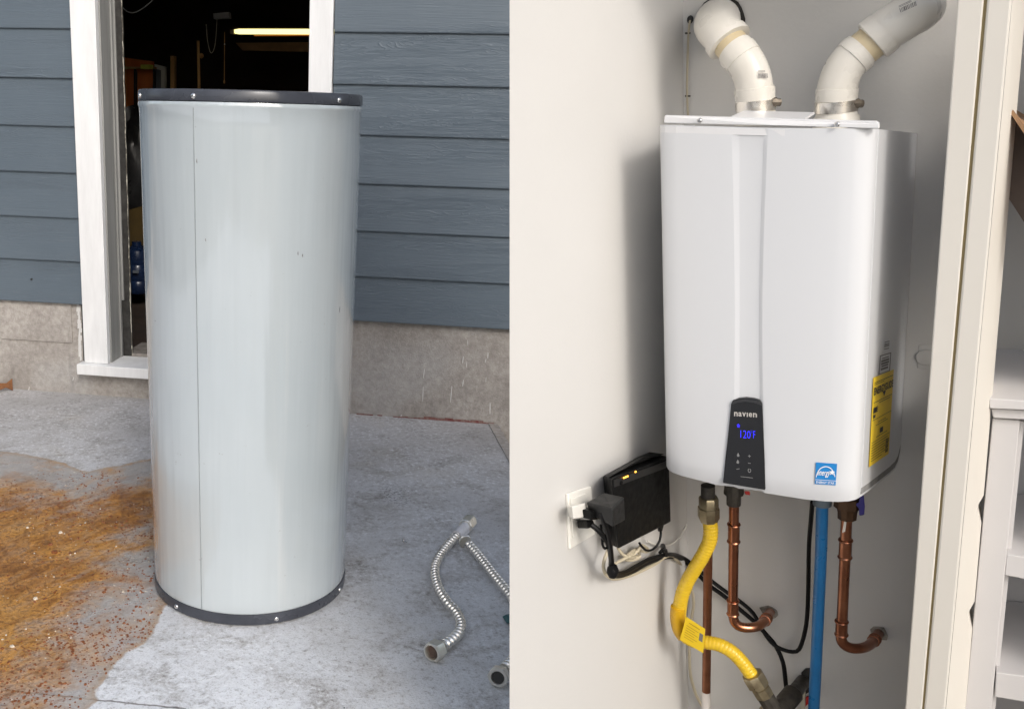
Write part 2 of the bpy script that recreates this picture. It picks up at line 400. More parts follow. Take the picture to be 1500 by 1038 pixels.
# rust spill, given by its outline on the ground
def g2(x, y): p = G(x, y); return (p.x, p.y)
WETP = [g2(*q) for q in ((-100, 648), (60, 668), (130, 690), (232, 668), (330, 700), (300, 830), (246, 878), (238, 905), (216, 936), (192, 955), (168, 972), (150, 1000), (136, 1034), (112, 1090), (40, 1160), (-90, 1190), (-220, 1130), (-290, 1020), (-280, 900), (-240, 790), (-190, 700))]
RUSTP = [g2(*q) for q in ((-100, 705), (40, 706), (120, 735), (232, 700), (250, 760), (205, 800), (160, 835), (122, 885), (92, 950), (50, 1030), (-60, 1090), (-180, 1040), (-220, 930), (-190, 800))]
ca, cb = V(g2(0, 1009)), V(g2(215, 1032)); cd = (cb-ca).normalized(); cn_ = V((-cd.y, cd.x))
mb = MB(); step = .02
xs = []; x = -4.5
while x < 3.2: xs.append(x); x += step if -1.4 < x < 1.7 else .1
ys = []; y = -6.5
while y < 3.9: ys.append(y); y += step if -1.2 < y < 2.2 else .1
idx = {}; rust = []; wet = []; far = []; crack = []
def addv(px, py):
    k = (round(px, 4), round(py, 4))
    if k in idx: return idx[k]
    idx[k] = len(mb.v); mb.v.append(V((px, py, noise.noise(V((px*3, py*3, 0)))*.0012)))
    near = -1.9 < px < .6 and -1.6 < py < 1.9
    wd = poly_dist((px, py), WETP) if near else -1
    rd = poly_dist((px, py), RUSTP) if near else -1
    wet.append(max(-.2, min(.3, wd))); rust.append(max(0, min(1, .30+rd*2.6)) if wd > -.1 else 0)
    far.append(max(0, min(1, 1-((HO-V((px, py, 0))).dot(-HN)-.0)/2.3)) if True else 0)
    q = V((px, py))-ca.xy; crack.append(max(-.1, min(.1, q.dot(cn_))) if q.dot(cd) < .42 else .1)
    return idx[k]
def inside(px, py): return poly_dist((px, py), OUT2) > 0
for i in range(len(xs)-1):
    for j in range(len(ys)-1):
        cxm, cym = (xs[i]+xs[i+1])/2, (ys[j]+ys[j+1])/2
        if inside(cxm, cym): mb.f.append((addv(xs[i], ys[j]), addv(xs[i+1], ys[j]), addv(xs[i+1], ys[j+1]), addv(xs[i], ys[j+1])))
patio = mb.build('patio', PATIO, attrs={'rust': rust, 'wet': wet, 'far': far, 'crack': crack})
tag(patio, 'weathered grey concrete patio with an orange rust spill', None, kind='structure')
# its cast edge: a kerb strip along the outline, 3 mm below the top sheet
kb = MB(); low = V((0, 0, DROP-.05))
for a, b in zip(outline, outline[1:]): kb.quad(a-V((0, 0, .003)), b-V((0, 0, .003)), b+low, a+low)
lip = MB()
for a, b in zip(edge[:4], edge[1:5]):
    d = (b-a).normalized(); nrm = V((d.y, -d.x, 0)); nrm = nrm if nrm.dot(rt) > 0 else -nrm
    lip.hexa([a-nrm*.035+V((0, 0, -.1)), b-nrm*.035+V((0, 0, -.1)), b+nrm*.004+V((0, 0, -.1)), a+nrm*.004+V((0, 0, -.1))],
             [a-nrm*.035+V((0, 0, .004)), b-nrm*.035+V((0, 0, .004)), b+nrm*.004+V((0, 0, .001)), a+nrm*.004+V((0, 0, .001))])
kb.build('patio_edge', FOUND, patio); lip.build('patio_lip', FOUND, patio)

# ================================================================== HOUSE
house = thing('house', hw(0, 0, 0), 'house wall of blue grey lap siding over bare concrete, white trimmed doorway', 'house')
XL, XR = -4.2, 3.4
laps = [1.51763, 1.32780, 1.13953, .95390, .76878, .58683, .40520]
laps = [1.51763+.19*k for k in (6, 5, 4, 3, 2, 1)]+laps
dL0, dL1 = hl(HW(106.5, 0)).x, hl(HW(127.7, 530)).x
dL = (dL0+dL1)/2; dLi = (hl(HW(140, 0, .02)).x+hl(HW(159.5, 530, .02)).x)/2
dRi = hl(HW(453.5, 60, .02)).x; dR = hl(HW(489, 60)).x
zs = hl(HW(140, 531, .02)).z; zs2 = hl(HW(140, 548, .04)).z
def plank(x0, x1, z0, z1, cut=None):
    p = MB()
    n = 10; rows = []
    prof = [(.0, z1+.02), (.006, z1+.02), (.0125, z0+(z1-z0)*.5), (.0185, z0+.004), (.0175, z0), (.0, z0)]
    for k in range(n+1):
        xx = x0+(x1-x0)*k/n; w_ = .0012*noise.noise(V((xx*2.3, z0*9, 0)))
        rows.append([hw(xx, o if o == 0 else o+w_, z) for o, z in prof])
    p.grid(rows); p.quad(*rows[0]); p.quad(*rows[-1])
    return p.build('plank', SIDING, house)
HX_L = HW(127, 440)
for k in range(len(laps)-1, -1, -1):
    z0 = laps[k]; z1 = laps[k-1] if k else z0+.19
    if z0 > 2.27: plank(XL, XR, z0, z1); continue
    plank(XL, dL-.002, z0, z1); plank(dR+.004, XR, z0, z1)
zf = .4052
fo = MB()
for (x0, x1) in ((XL, dL+.02), (dL+.02, dR+.02), (dR+.02, XR)):
    zt = zf+.012 if x0 != dL+.02 else zs2-.01
    fo.box(HO, HX, HN, V((0, 0, 1)), x0, x1, -.14, -.012, DROP-.1, zt)
fo.build('foundation', FOUND, house)
fb = MB(); a0, a1 = hl(HW(-40, 500, -.01)).x, hl(HW(116, 500, -.01)).x          # upper pour of the foundation, a finger proud
fb.box(HO, HX, HN, V((0, 0, 1)), XL, a1-.03, -.012, -.006, hl(HW(60, 499, -.01)).z, zf+.008)
fb.build('foundation_course', m_concrete_wall(), house)
sh = MB(); sh.box(HO, HX, HN, V((0, 0, 1)), XL, dL, -.14, -.002, zf+.013, 2.7); sh.box(HO, HX, HN, V((0, 0, 1)), dR, XR, -.14, -.002, zf+.013, 2.7)
sh.build('sheathing', DARKG, house)
fl = MB()     # flashing strip and paint smear beside the doorway
fl.box(HO, HX, HN, V((0, 0, 1)), dL-.016, dL-.002, -.011, .004, zs2+.02, zf-.002)
fl.build('flashing', PEEL, house)
pt = MB()
random.seed(9)
zz = zs2+.04
while zz < zf-.004:
    h_ = random.uniform(.012, .03); cxp = dL-.034+random.uniform(-.003, .004); wd_ = random.uniform(.004, .011)
    pt.quad(hw(cxp-wd_, -.0102, zz), hw(cxp+wd_*.8, -.0102, zz+.003), hw(cxp+wd_, -.0102, zz+h_), hw(cxp-wd_*.7, -.0102, zz+h_+.004)); zz += h_*.9
for (x_, y_, l_) in ((23, 442, 22), (36, 455, 26), (3, 478, 22), (43, 566, 9), (99, 574, 6), (108, 552, 5), (64, 470, 10), (622, 540, 14), (620, 566, 22), (662, 565, 24), (679, 522, 10), (679, 556, 10), (685, 498, 8), (715, 516, 9), (712, 525, 6), (718, 590, 16), (588, 607, 5), (683, 531, 7), (712, 552, 8), (12, 565, 6)):
    a = HW(x_, y_, -.0095); b = HW(x_-l_*.08+random.uniform(-1, 1), y_+l_, -.0095); s_ = HX*random.uniform(.0010, .0022)
    pt.quad(a-s_*.6, a+s_*.6, (a+b)/2+s_, b+s_*.5, b-s_*.5, (a+b)/2-s_)
o = pt.build('paint_drip', mat('white_paint_drip', (.66, .65, .63), .6), house); o['kind'] = 'stuff'
rd = MB()
for k in range(26):
    t = k/26; x_ = 522+k*7.6; y_ = 606.5+k*.36
    if k in (3, 5, 6): continue
    a = HW(x_, y_, 0); hh = random.uniform(.002, .006)+(.006 if 12 < k < 24 else 0)
    al = hl(a).x; ln = random.uniform(.02, .034)
    rd.box(HO, HX, HN, V((0, 0, 1)), al, al+ln, -.011, -.004-random.uniform(0, .003), -.01, hh)
rd.build('red_sealant', m_rough('flaking_red_paint', (.17, .045, .04), (.28, .20, .17), 60, .8, .4), house)['kind'] = 'stuff'
nh = MB(); nh.lathe(HW(46, 409, .016), HN, [(-.004, .004), (.003, .0038), (.004, .002)], 8); nh.build('nail_head', PEEL, house)
# doorway
ZT = 2.14
Z1 = V((0, 0, 1))
MB().box(HO, HX, HN, Z1, dL, dLi, -.0015, .030, zs, ZT).build('door_casing', TRIM, house, bevel=.002)
MB().box(HO, HX, HN, Z1, dRi, dR, -.0015, .030, zs, ZT).build('door_casing', TRIM, house, bevel=.002)
MB().box(HO, HX, HN, Z1, dL-.01, dR+.01, -.0015, .032, ZT+.001, 2.274).build('door_casing', TRIM, house, bevel=.002)
MB().box(HO, HX, HN, Z1, dL-.022, dR+.02, -.13, .062, zs2, zs-.001).build('sill', TRIM, house, bevel=.003)
MB().box(HO, HX, HN, Z1, dLi+.012, dRi-.01, -.34, -.131, zs2-.03, zs+.012).build('threshold', THRESH, house, bevel=.002)
j = MB(); j.box(HO, HX, HN, Z1, dLi-.03, dLi+.006, -.10, -.002, zs, ZT); j.build('jamb', JAMB, house, bevel=.0015)
j = MB(); j.box(HO, HX, HN, Z1, dLi-.03, dLi+.012, -.118, -.1015, zs, ZT); j.build('door_stop', JAMB, house, bevel=.0015)
j = MB(); j.box(HO, HX, HN, Z1, dLi-.03, dLi+.020, -.128, -.119, zs+.25, ZT); j.build('door_stop', JAMB, house, bevel=.0015)
pe = MB(); rows = []
for k in range(90):
    z = zs+(ZT-zs)*k/89; jx = .0025*noise.noise(V((0, 3, z*14)))+.0012*noise.noise(V((0, 9, z*60)))
    rows.append([hw(dLi-.03, -.20, z), hw(dLi-.03, -.1295, z), hw(dLi+.046+jx, -.1295, z), hw(dLi+.048+jx, -.134, z), hw(dLi+.040+jx, -.16, z)])
pe.grid(rows); pe.build('door_post', PEEL, house)
pe = MB(); rows = []
for k in range(160):
    z = zs+(ZT-zs)*k/159; jx = .0025*noise.noise(V((0, 3, z*14)))+.0012*noise.noise(V((0, 9, z*60))); ww = .0002+.0030*noise.noise(V((5, 0, z*45)))
    rows.append([hw(dLi+.0458+jx-max(0, ww), -.1285, z), hw(dLi+.0478+jx, -.1285, z), hw(dLi+.0478+jx, -.133, z)])
pe.grid(rows); pe.build('chipped_edge', PEELW, house)
j = MB(); j.box(HO, HX, HN, Z1, dRi-.001, dRi+.03, -.20, -.002, zs, ZT); j.build('jamb', JAMB, house, bevel=.0015)
# the dark room behind
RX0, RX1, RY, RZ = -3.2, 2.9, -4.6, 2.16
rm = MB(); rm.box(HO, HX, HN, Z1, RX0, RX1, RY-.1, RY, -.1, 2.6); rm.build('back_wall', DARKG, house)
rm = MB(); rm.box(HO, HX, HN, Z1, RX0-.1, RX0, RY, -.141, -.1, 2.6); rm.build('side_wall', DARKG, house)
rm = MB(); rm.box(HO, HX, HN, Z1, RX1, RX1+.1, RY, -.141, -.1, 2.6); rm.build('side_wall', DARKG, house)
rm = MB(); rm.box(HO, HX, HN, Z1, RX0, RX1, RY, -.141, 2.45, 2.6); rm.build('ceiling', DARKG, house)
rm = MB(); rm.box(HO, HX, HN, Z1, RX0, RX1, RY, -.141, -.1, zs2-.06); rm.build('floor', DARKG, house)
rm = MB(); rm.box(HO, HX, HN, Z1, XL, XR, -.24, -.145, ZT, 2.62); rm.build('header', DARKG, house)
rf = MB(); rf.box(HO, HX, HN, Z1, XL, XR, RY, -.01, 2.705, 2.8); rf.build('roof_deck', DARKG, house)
for k in range(9):
    yy = -.5-k*.45; jm = MB(); jm.box(HO, HX, HN, Z1, RX0+.01, RX1-.01, yy-.02, yy+.02, 2.26, 2.449); jm.build('joist', m_rough('ceiling_joist', (.42, .24, .11), (.24, .13, .06), 6, .8, .2) if k == 0 else bpy.data.materials['ceiling_joist'], house)
def gp(x, y, d): return HW(x, y, -d)
for (xa, xb, y0, y1, d, m) in ((178, 224, 84, 205, 3.0, ORANGEW), (196, 199, 100, 200, 2.97, PEEL), (224, 226, 100, 130, 2.96, PEEL)):
    p = MB(); p.slab([gp(xa, y0, d), gp(xb, y0+6, d), gp(xb, y1, d), gp(xa, y1, d)], -HN*.03); p.build('wall_panel', m, house)
for (xa, xb, y0, y1, d) in ((249.5, 255, 82, 150, 3.0), (180, 226, 98, 101, 2.9)):
    p = MB(); p.slab([gp(xa, y0, d), gp(xb, y0, d), gp(xb, y1, d), gp(xa, y1, d)], -HN*.05); p.build('stud', STUDM, house)
idr = MB(); idr.slab([gp(226, 94, 3.3), gp(242, 98, 3.3), gp(243, 150, 3.3), gp(226, 150, 3.3)], -HN*.03); 
idoor = idr.build('inner_window', m_rough('grey_window_frame', (.62, .62, .56), (.5, .5, .46), 10, .5, .05), house)
p = MB(); p.slab([gp(227, 101, 3.29), gp(235.5, 103, 3.29), gp(235.5, 150, 3.29), gp(227, 150, 3.29)], -HN*.005); p.build('pane', mat('dusty_glass', (.16, .17, .18), .2), idoor)
p = MB(); p.slab([gp(345, 63, 3.6), gp(452, 62, 3.6), gp(452, 76, 3.6), gp(355, 74, 3.6)], -HN*.03); p.build('wall_panel', bpy.data.materials['ceiling_joist'], house)

# things inside the garage
fx = thing('fluorescent_light', gp(400, 47, 2.2), 'lit fluorescent tube light under the dark garage ceiling', 'light')
p = MB(); p.tube([gp(343, 46.5, 2.2), gp(350, 46.5, 2.2), gp(460, 46.8, 2.2), gp(520, 47.2, 2.2)], [.011, .016, .016, .016], 12); p.build('tube', TUBE, fx, True)
p = MB(); p.slab([gp(339, 41, 2.21), gp(520, 41.5, 2.21), gp(520, 43.8, 2.21), gp(339, 43.8, 2.21)], -HN*.07); p.build('housing', DARKG, fx)
p = MB(); p.slab([gp(337, 43.8, 2.17), gp(342, 43.8, 2.17), gp(342, 50, 2.17), gp(337, 50, 2.17)], -HN*.05); p.build('end_socket', m_rough('tan_socket', (.25, .18, .09), (.2, .14, .07), 10), fx)
p = MB(); p.slab([gp(372, 51.5, 2.25), gp(520, 50.6, 2.25), gp(520, 52.2, 2.25), gp(372, 53, 2.25)], -HN*.05); p.build('reflector_rim', m_rough('orange_rim', (.75, .25, .04), (.6, .18, .03), 5), fx)
pc = thing('pull_cord', gp(329, 122, 2.1), 'thin pull cord hanging beside the fluorescent light', 'cord')
p = MB(); p.tube([gp(329, 47, 2.1), gp(328.5, 122, 2.1)], .0022, 6); p.build('cord', STUDM, pc)
p = MB(); p.ball(gp(329, 65, 2.1), .004); p.build('bead', WHITEP, pc, True)
p = MB(); p.ball(gp(328.5, 120, 2.1), .006, .006, .012); p.build('pull', STUDM, pc, True)
jb = thing('junction_box', gp(324, 24, 2.4), 'grey junction box with a drooping wire at the garage ceiling', 'junction box')
p = MB(); p.slab([gp(312, 20, 2.4), gp(335, 18, 2.4), gp(336, 27, 2.4), gp(313, 28, 2.4)], -HN*.05); p.build('box', m_rough('dull_grey', (.35, .35, .34), (.25, .25, .25), 8), jb)
p = MB(); p.tube(spline([gp(302, 36, 2.38), gp(304, 60, 2.38), gp(309, 78, 2.38), gp(315, 66, 2.38), gp(318, 28, 2.38)], .01), .0024, 6); p.build('wire', m_rough('grey_wire', (.5, .46, .38), (.4, .36, .3), 8), jb, True)
po = MB(); po.tube([gp(290, 60, 2.6), gp(292.5, 160, 2.6)], .010, 10)
tag(po.build('pole', STUDM), 'slim wooden pole upright in the dark garage', 'pole')
kn = MB(); kn.ball(gp(295, 82, 2.65), .016, .016, .018); tag(kn.build('knob', STUDM), 'round tan knob hanging just right of the slim pole', 'knob')
gs = MB(); gs.slab([gp(206, 95, 2.8), gp(218.5, 94.5, 2.8), gp(218.5, 101, 2.8), gp(206, 101, 2.8)], -HN*.08)
tag(gs.build('carton', m_rough('yellow_green_carton', (.6, .58, .08), (.5, .46, .07), 9)), 'small yellow green carton on the ledge at the orange panelled wall', 'carton')
cb_ = MB(); cb_.tube(spline([gp(176, 8, 1.2), gp(188, 18, 1.2), gp(202, 17, 1.2), gp(222, 2, 1.2), gp(228, -8, 1.2)], .01), .003, 6)
tag(cb_.build('cable', m_rough('dim_cable', (.3, .3, .29), (.2, .2, .2), 8), None, True), 'loose loop of grey cable at top left of the doorway', 'cable')
bag = MB(); bag.ball(gp(200, 245, 2.0), .16, .12, .34, 26, .13)
tag(bag.build('bag', m_rough('black_plastic_bag', (.012, .012, .013), (.03, .03, .03), 9, .35, 1.0), None, True), 'crumpled dark plastic bag piled inside the doorway', 'bag')
yb = MB(); yb.slab([gp(186, 308, 1.9), gp(214, 300, 1.9), gp(214, 360, 1.9), gp(188, 362, 1.9)], -HN*.15)
tag(yb.build('box', m_rough('dull_yellow_box', (.075, .045, .006), (.04, .024, .004), 6), bevel=.01), 'dull yellow box under the dark plastic bag', 'box')
bb = thing('water_bottle', gp(201, 430, 1.7), 'blue plastic water jug on the garage floor behind the door post', 'bottle')
p = MB(); p.lathe(gp(202, 428, 1.7), Z1, [(0, .07), (.015, .082), (.07, .085), (.08, .078), (.10, .085), (.17, .085), (.18, .078), (.2, .085), (.26, .07), (.285, .03), (.31, .028)], 18)
p.build('body', m_rough('blue_plastic', (.010, .022, .06), (.007, .014, .04), 8, .25, .1), bb, True)
p = MB(); p.slab([gp(194.5, 396, 1.59), gp(203, 396, 1.59), gp(203, 400, 1.59), gp(194.5, 400, 1.59)], -HN*.004); p.build('paper_label', m_rough('dim_label', (.12, .14, .17), (.08, .09, .1), 20), bb)

# ================================================================== TANK
TH, RB, RT = 1.2586, .257*.980, .257*1.021
def rr(z): return RB+(RT-RB)*z/TH
tank = thing('storage_tank', (0, 0, 0), 'tall light grey enamelled cylinder tank with dark bands standing on the patio', 'tank')
TX = V((0, -1, 0)); Zv = Z1; O0 = V((0, 0, 0))
def dent(x, y, z):
    return 0
prof = [(.030, rr(.03)-.004), (.0335, rr(.03)-.001), (.037, rr(.03))]
k = .06
while k < TH-.045: prof.append((k, rr(k))); k += .04
prof += [(TH-.040, rr(TH-.04)), (TH-.036, rr(TH-.036)+.0022), (TH-.031, rr(TH-.03)+.0026), (TH-.0258, rr(TH-.03)+.0008), (TH-.0245, rr(TH-.03)-.004)]
p = MB(); p.lathe(O0, Zv, prof, 128, TX)
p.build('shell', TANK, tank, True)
p = MB(); p.lathe(O0, Zv, [(0.002, rr(0)-.004), (.006, rr(0)+.0006), (.029, rr(0.03)+.0015), (.0325, rr(.03)+.001), (.0328, rr(.03)-.012)], 128, TX); p.build('base_band', BAND, tank, True)
p = MB(); p.lathe(O0, Zv, [(TH-.0242, RT-.01), (TH-.0238, RT+.0010), (TH-.021, RT+.0014), (TH-.004, RT+.0012), (TH, RT-.001), (TH+.001, RT-.006), (TH+.0005, RT-.03)], 128, TX); p.build('top_band', BAND, tank, True)
def tang(px, zc, rad_):
    """angle at which the sight line through column px meets the tank at height zc"""
    d = ray(px, 519); best = None
    for s in range(-900, 900):
        a = s*.0017; q = V((rad_*math.sin(a), -rad_*math.cos(a), zc)); v_ = q-CAM; zz = v_.dot(fw); xx = PX+F*v_.dot(rt)/zz
        nrm = V((math.sin(a), -math.cos(a), 0))
        if v_.dot(nrm) < 0 and (best is None or abs(xx-px) < best[0]): best = (abs(xx-px), a)
    return best[1]
def tpt(a, z, o=0.0): rad_ = rr(z)+o; return V((rad_*math.sin(a), -rad_*math.cos(a), z))
aseam = tang(289, .7, rr(.7))
rows = []
sm = MB()
for k in range(40):
    z = .034+(TH-.066)*k/39; d1 = .0011/rr(z)
    rows.append([tpt(aseam-d1, z, .0001), tpt(aseam-d1*.6, z, .0012), tpt(aseam+d1*.6, z, .0013), tpt(aseam+d1*.9, z, .0)])
sm.grid(rows); sm.build('seam', m_rough('seam_enamel', (.30, .33, .34), (.24, .27, .28), 30, .4, .05), tank, True)
def screw(a, z, o):
    s_ = MB(); n_ = V((math.sin(a), -math.cos(a), 0)); s_.lathe(tpt(a, z, o), n_, [(-.001, .0065), (.0012, .0062), (.0032, .0045), (.004, .002)], 10); s_.build('screw', SCREW, tank, True)
for px in (206, 284, 496): screw(tang(px, TH-.013, RT), TH-.014, .0022)
for px in (259, 405, 497): screw(tang(px, .016, RB), .017, .0012)
sc_ = MB()
for (x_, y_, l_) in ((436, 349, .007), (443, 352, .006), (498, 437, .012), (289, 231, .008), (300, 332, .005)):
    zc = G(x_, y_).z; a = tang(x_, 1.0 if y_ < 400 else .8, rr(.9)); zz = 1.258-(y_-140)/745*1.24
    q = [tpt(a, zz, .0006), tpt(a+.012, zz-.003, .0006), tpt(a+.010, zz+l_, .0006), tpt(a+.002, zz+l_*.7, .0006)]; sc_.quad(*q)
sc_.build('scratch', m_rough('dark_scuff', (.10, .10, .10), (.3, .3, .3), 80), tank)['kind'] = 'stuff'

# ================================================================== ADDED TREES, OUT OF VIEW (put in to be mirrored in the enamel)
fh = V((fw.x, fw.y, 0)).normalized(); rh = V((fh.y, -fh.x, 0)); random.seed(12)
tl = MB()
for k in range(44):
    lft = k >= 16
    a = math.radians(random.uniform(-115, 115)) if not lft else math.radians(random.uniform(-112, -28)); d_ = random.uniform(8.5, 13) if not lft else random.uniform(4.5, 8)
    if abs(math.degrees(a)) < 10 and False: continue
    c_ = V((CAM.x, CAM.y, 0))-fh*d_*math.cos(a)+rh*d_*math.sin(a); h_ = random.uniform(1.4, 3.2) if not lft else random.uniform(2.2, 4.6); w_ = random.uniform(.3, .8) if not lft else random.uniform(.2, .55)
    tl.tube([c_+V((0, 0, DROP)), c_+V((.03, .02, h_*.6))], [.09, .05], 6)
    for q in range(5): tl.ball(c_+V((random.uniform(-w_, w_)*.6, random.uniform(-w_, w_)*.6, h_*random.uniform(.4, 1))), w_*random.uniform(.4, .8), None, w_*random.uniform(.5, .9), 10, .16)
tag(tl.build('added_trees', m_rough('added_foliage', (.045, .065, .025), (.10, .11, .05), 5, .8, .6), None, False), 'added unseen trees behind the camera, put in for reflections in the tank', None, kind='stuff')
# ================================================================== HOSES ON THE PATIO
RIB = (1, 1, 1, .93, .35, 0, .35, .93)
def ribbed(path, r0_, depth, pitch, n=14):
    p = spline(path, pitch/8); return p, [r0_-depth*(1-RIB[i % 8]) for i in range(len(p))]
def hexnut(mb_, c, ax, R_, ln, bore, x=None):
    """hollow hex nut along ax from c"""
    a = (x or ax.orthogonal()).normalized(); b = ax.cross(a); i0 = len(mb_.v); n = 24
    def ring(h, fn): 
        for k in range(n):
            g_ = 2*math.pi*k/n; mb_.v.append(c+ax*h+(a*math.cos(g_)+b*math.sin(g_))*fn(g_))
    hexr = lambda g_: R_*.866/math.cos(((g_+math.pi/6) % (math.pi/3))-math.pi/6)
    rings = [(ln*.7, lambda g_: bore*.9), (0.002, lambda g_: bore), (0, lambda g_: bore*1.06), (0, lambda g_: R_*.84), (.002, lambda g_: R_*.88), (.004, lambda g_: min(hexr(g_), R_*.97)), (ln-.003, lambda g_: min(hexr(g_), R_*.97)), (ln, lambda g_: R_*.8)]
    for h, fn in rings: ring(h, fn)
    for i in range(len(rings)-1):
        for k in range(n):
            q = (k+1) % n; p = i0+i*n; mb_.f.append((p+k, p+q, p+n+q, p+n+k))
    mb_.f.append(tuple(i0+k for k in range(n))); mb_.f.append(tuple(i0+(len(rings)-1)*n+k for k in range(n)))
HR = .0135
def gz(x, y, z): return G(x, y, z)
h1 = thing('flexible_hose', G(665, 850), 'bent ribbed steel hose with plastic sleeve at its upper end on the patio', 'hose', 'ribbed steel hoses on the patio')
path1 = [gz(673, 780, .022), gz(655, 799, .018), gz(641, 820, .016), gz(637, 838, .015), gz(642, 860, .0145), gz(654, 880, .0145), gz(668, 896, .0145), gz(675, 912, .0145), gz(672, 926, .015), gz(660, 938, .017), gz(647, 946, .02)]
p_, r_ = ribbed(path1, HR, .0048, .0150); p = MB(); p.tube(p_, r_, 14); p.build('corrugated_tube', STEEL, h1, True)
ax = (gz(647, 946, .02)-gz(634, 953, .024)).normalized(); p = MB(); hexnut(p, gz(631.5, 955.5, .026), ax, .025, .034, .0165, Z1); nut = p.build('nut', NICKEL, h1, 25)
p = MB(); p.lathe(gz(631.5, 955.5, .026)+ax*.012, ax, [(0, .0155), (.002, .0155)], 16); p.build('washer', m_rough('red_brown_washer', (.10, .06, .045), (.06, .04, .03), 50), nut, True)
a, b = gz(669, 784, .022), gz(682, 770, .026); p = MB(); p.tube(spline([a, a.lerp(b, .5), b], .005), [.0150+.0026*noise.noise(V((i*1.7, 0, 0))) for i in range(len(spline([a, a.lerp(b, .5), b], .005)))], 12); p.build('sleeve', SLEEVE, h1, True)
ax = (b-a).normalized(); p = MB(); hexnut(p, b+ax*.040, -ax, .0235, .044, .015, Z1); p.build('nut', NICKEL, h1, 25)
p = MB(); q0, q1 = gz(690, 776, .012), gz(677, 789, .004); p.slab([q0, q0+Z1*.008, q1+Z1*.012, q1], rt*.002); p.build('tag', SLEEVE, h1)
h2 = thing('flexible_hose', G(715, 830), 'ribbed steel hose looping off the patio edge, both ends pointing left', 'hose', 'ribbed steel hoses on the patio')
path2 = [gz(687, 797, .018), gz(700, 812, .015), gz(720, 838, .0145), gz(738, 860, .0145), gz(752, 878, .0145), gz(763, 898, .0145), gz(767, 920, .0145), gz(764, 942, .015), gz(754, 962, .017), gz(745, 973, .02), gz(738, 980, .022)]
p_, r_ = ribbed(path2, HR, .0048, .0150); p = MB(); p.tube(p_, r_, 14); p.build('corrugated_tube', STEEL, h2, True)
ax = (gz(700, 812, .016)-gz(683, 793, .018)).normalized(); p = MB(); hexnut(p, gz(680.5, 791.5, .019), ax, .0215, .007, .014, Z1); p.build('flange', NICKEL, h2, 25)
ax = ((gz(741, 976, .02)-gz(729, 990, .027)).normalized()*.55-ray(730, 990).normalized()*-.6).normalized(); p = MB(); c_ = gz(729, 992, .030); hexnut(p, c_, ax, .0265, .036, .0150, Z1); nut = p.build('nut', NICKEL, h2, 25)
p = MB(); p.lathe(c_+ax*.009, ax, [(0, .0150), (.0015, .0150)], 16); p.build('washer', RUBBER, nut, True)
# small litter
lf = MB(); c0 = G(5, 572); 
rows = [[c0+HX*(.045*u_)+HN*.01+Z1*(.012+.03*v_+.012*math.sin(u_*5+v_*3)) + HN*(.02*math.cos(u_*3)) for u_ in (-1, -.5, 0, .5, .9)] for v_ in (0, .4, .8, 1.1)]
lf.grid(rows); tag(lf.build('dry_leaf', m_rough('brown_leaf', (.24, .10, .035), (.14, .055, .02), 30), None, True), 'curled brown dry leaf against the foundation', 'leaf')
tl = MB(); pts = [gz(x_, y_, z_) for x_, y_, z_ in ((736, 903, .003), (741, 900, .012), (752, 898, .004), (756, 905, .01), (752, 916, .003), (746, 912, .012), (742, 912, .003))]
tl.slab(pts, V((0, 0, .0012))); tag(tl.build('plastic_scrap', m_rough('teal_plastic', (.02, .11, .12), (.015, .08, .09), 20, .35)), 'torn teal plastic scrap on the concrete right of the hose', 'scrap')
sc1 = MB(); a, b = gz(590.5, 791, .005), gz(596, 794, .004); sc1.tube([a, a.lerp(b, .3), a.lerp(b, .31), b], [.005, .005, .0025, .0015], 8)
tag(sc1.build('loose_screw', SCREW, None, True), 'tiny bright screw lying on bare concrete between tank and hose', 'screw')
random.seed(21)
def chip(mb_, c, s):
    n = random.choice((4, 5, 6)); a0 = random.random()*6; lo = [c+V((math.cos(a0+6.283*i/n)*s*random.uniform(.6, 1.2), math.sin(a0+6.283*i/n)*s*random.uniform(.5, 1.1), -.001)) for i in range(n)]
    h_ = s*random.uniform(.35, .9); hi = [c+(q-c)*random.uniform(.45, .9)+V((0, 0, h_)) for q in lo]; mb_.hexa(lo, hi)
fr, fp = MB(), MB(); n1 = n2 = 0
while n1 < 2000:
    x_, y_ = random.uniform(-10, 250), random.uniform(690, 1038); p = G(x_, y_); d = poly_dist((p.x, p.y), WETP); e = poly_dist((p.x, p.y), RUSTP)
    if d < .004 or p.xy.length < RB+.01 or noise.noise(V((p.x*6, p.y*6, 2))) < random.uniform(-.5, .5) or random.random() < max(0, e-.06)*4.5: continue
    n1 += 1; chip(fr, p, random.choice((.0014, .002, .0024, .003, .003, .0045)))
while n2 < 120:
    x_, y_ = random.uniform(-10, 250), random.uniform(690, 1038); p = G(x_, y_); d = poly_dist((p.x, p.y), WETP)
    if d < .02 or p.xy.length < RB+.01 or noise.noise(V((p.x*5+4, p.y*5, 7))) < random.uniform(-.3, .45): continue
    n2 += 1; chip(fp, p, random.choice((.0016, .0022, .003)))
for (x_, y_, s_) in ((88, 780, .008), (52, 877, .007), (18, 947, .006), (88, 859, .005), (99, 901, .004), (56, 867, .004), (40, 773, .005), (170, 800, .004), (4, 936, .004), (180, 866, .004), (110, 810, .005)): chip(fp, G(x_, y_), s_)
for (x_, y_, s_) in ((80, 809, .012), (190, 715, .006), (60, 730, .006), (152, 867, .007), (74, 797, .008)): chip(fr, G(x_, y_), s_)
tag(fr.build('rust_flakes', RUSTM), 'scatter of rust flakes in the orange spill', None, kind='stuff')
tag(fp.build('scale_chips', PALE), 'scatter of pale mineral chips in the orange spill', None, kind='stuff')
dk = MB()
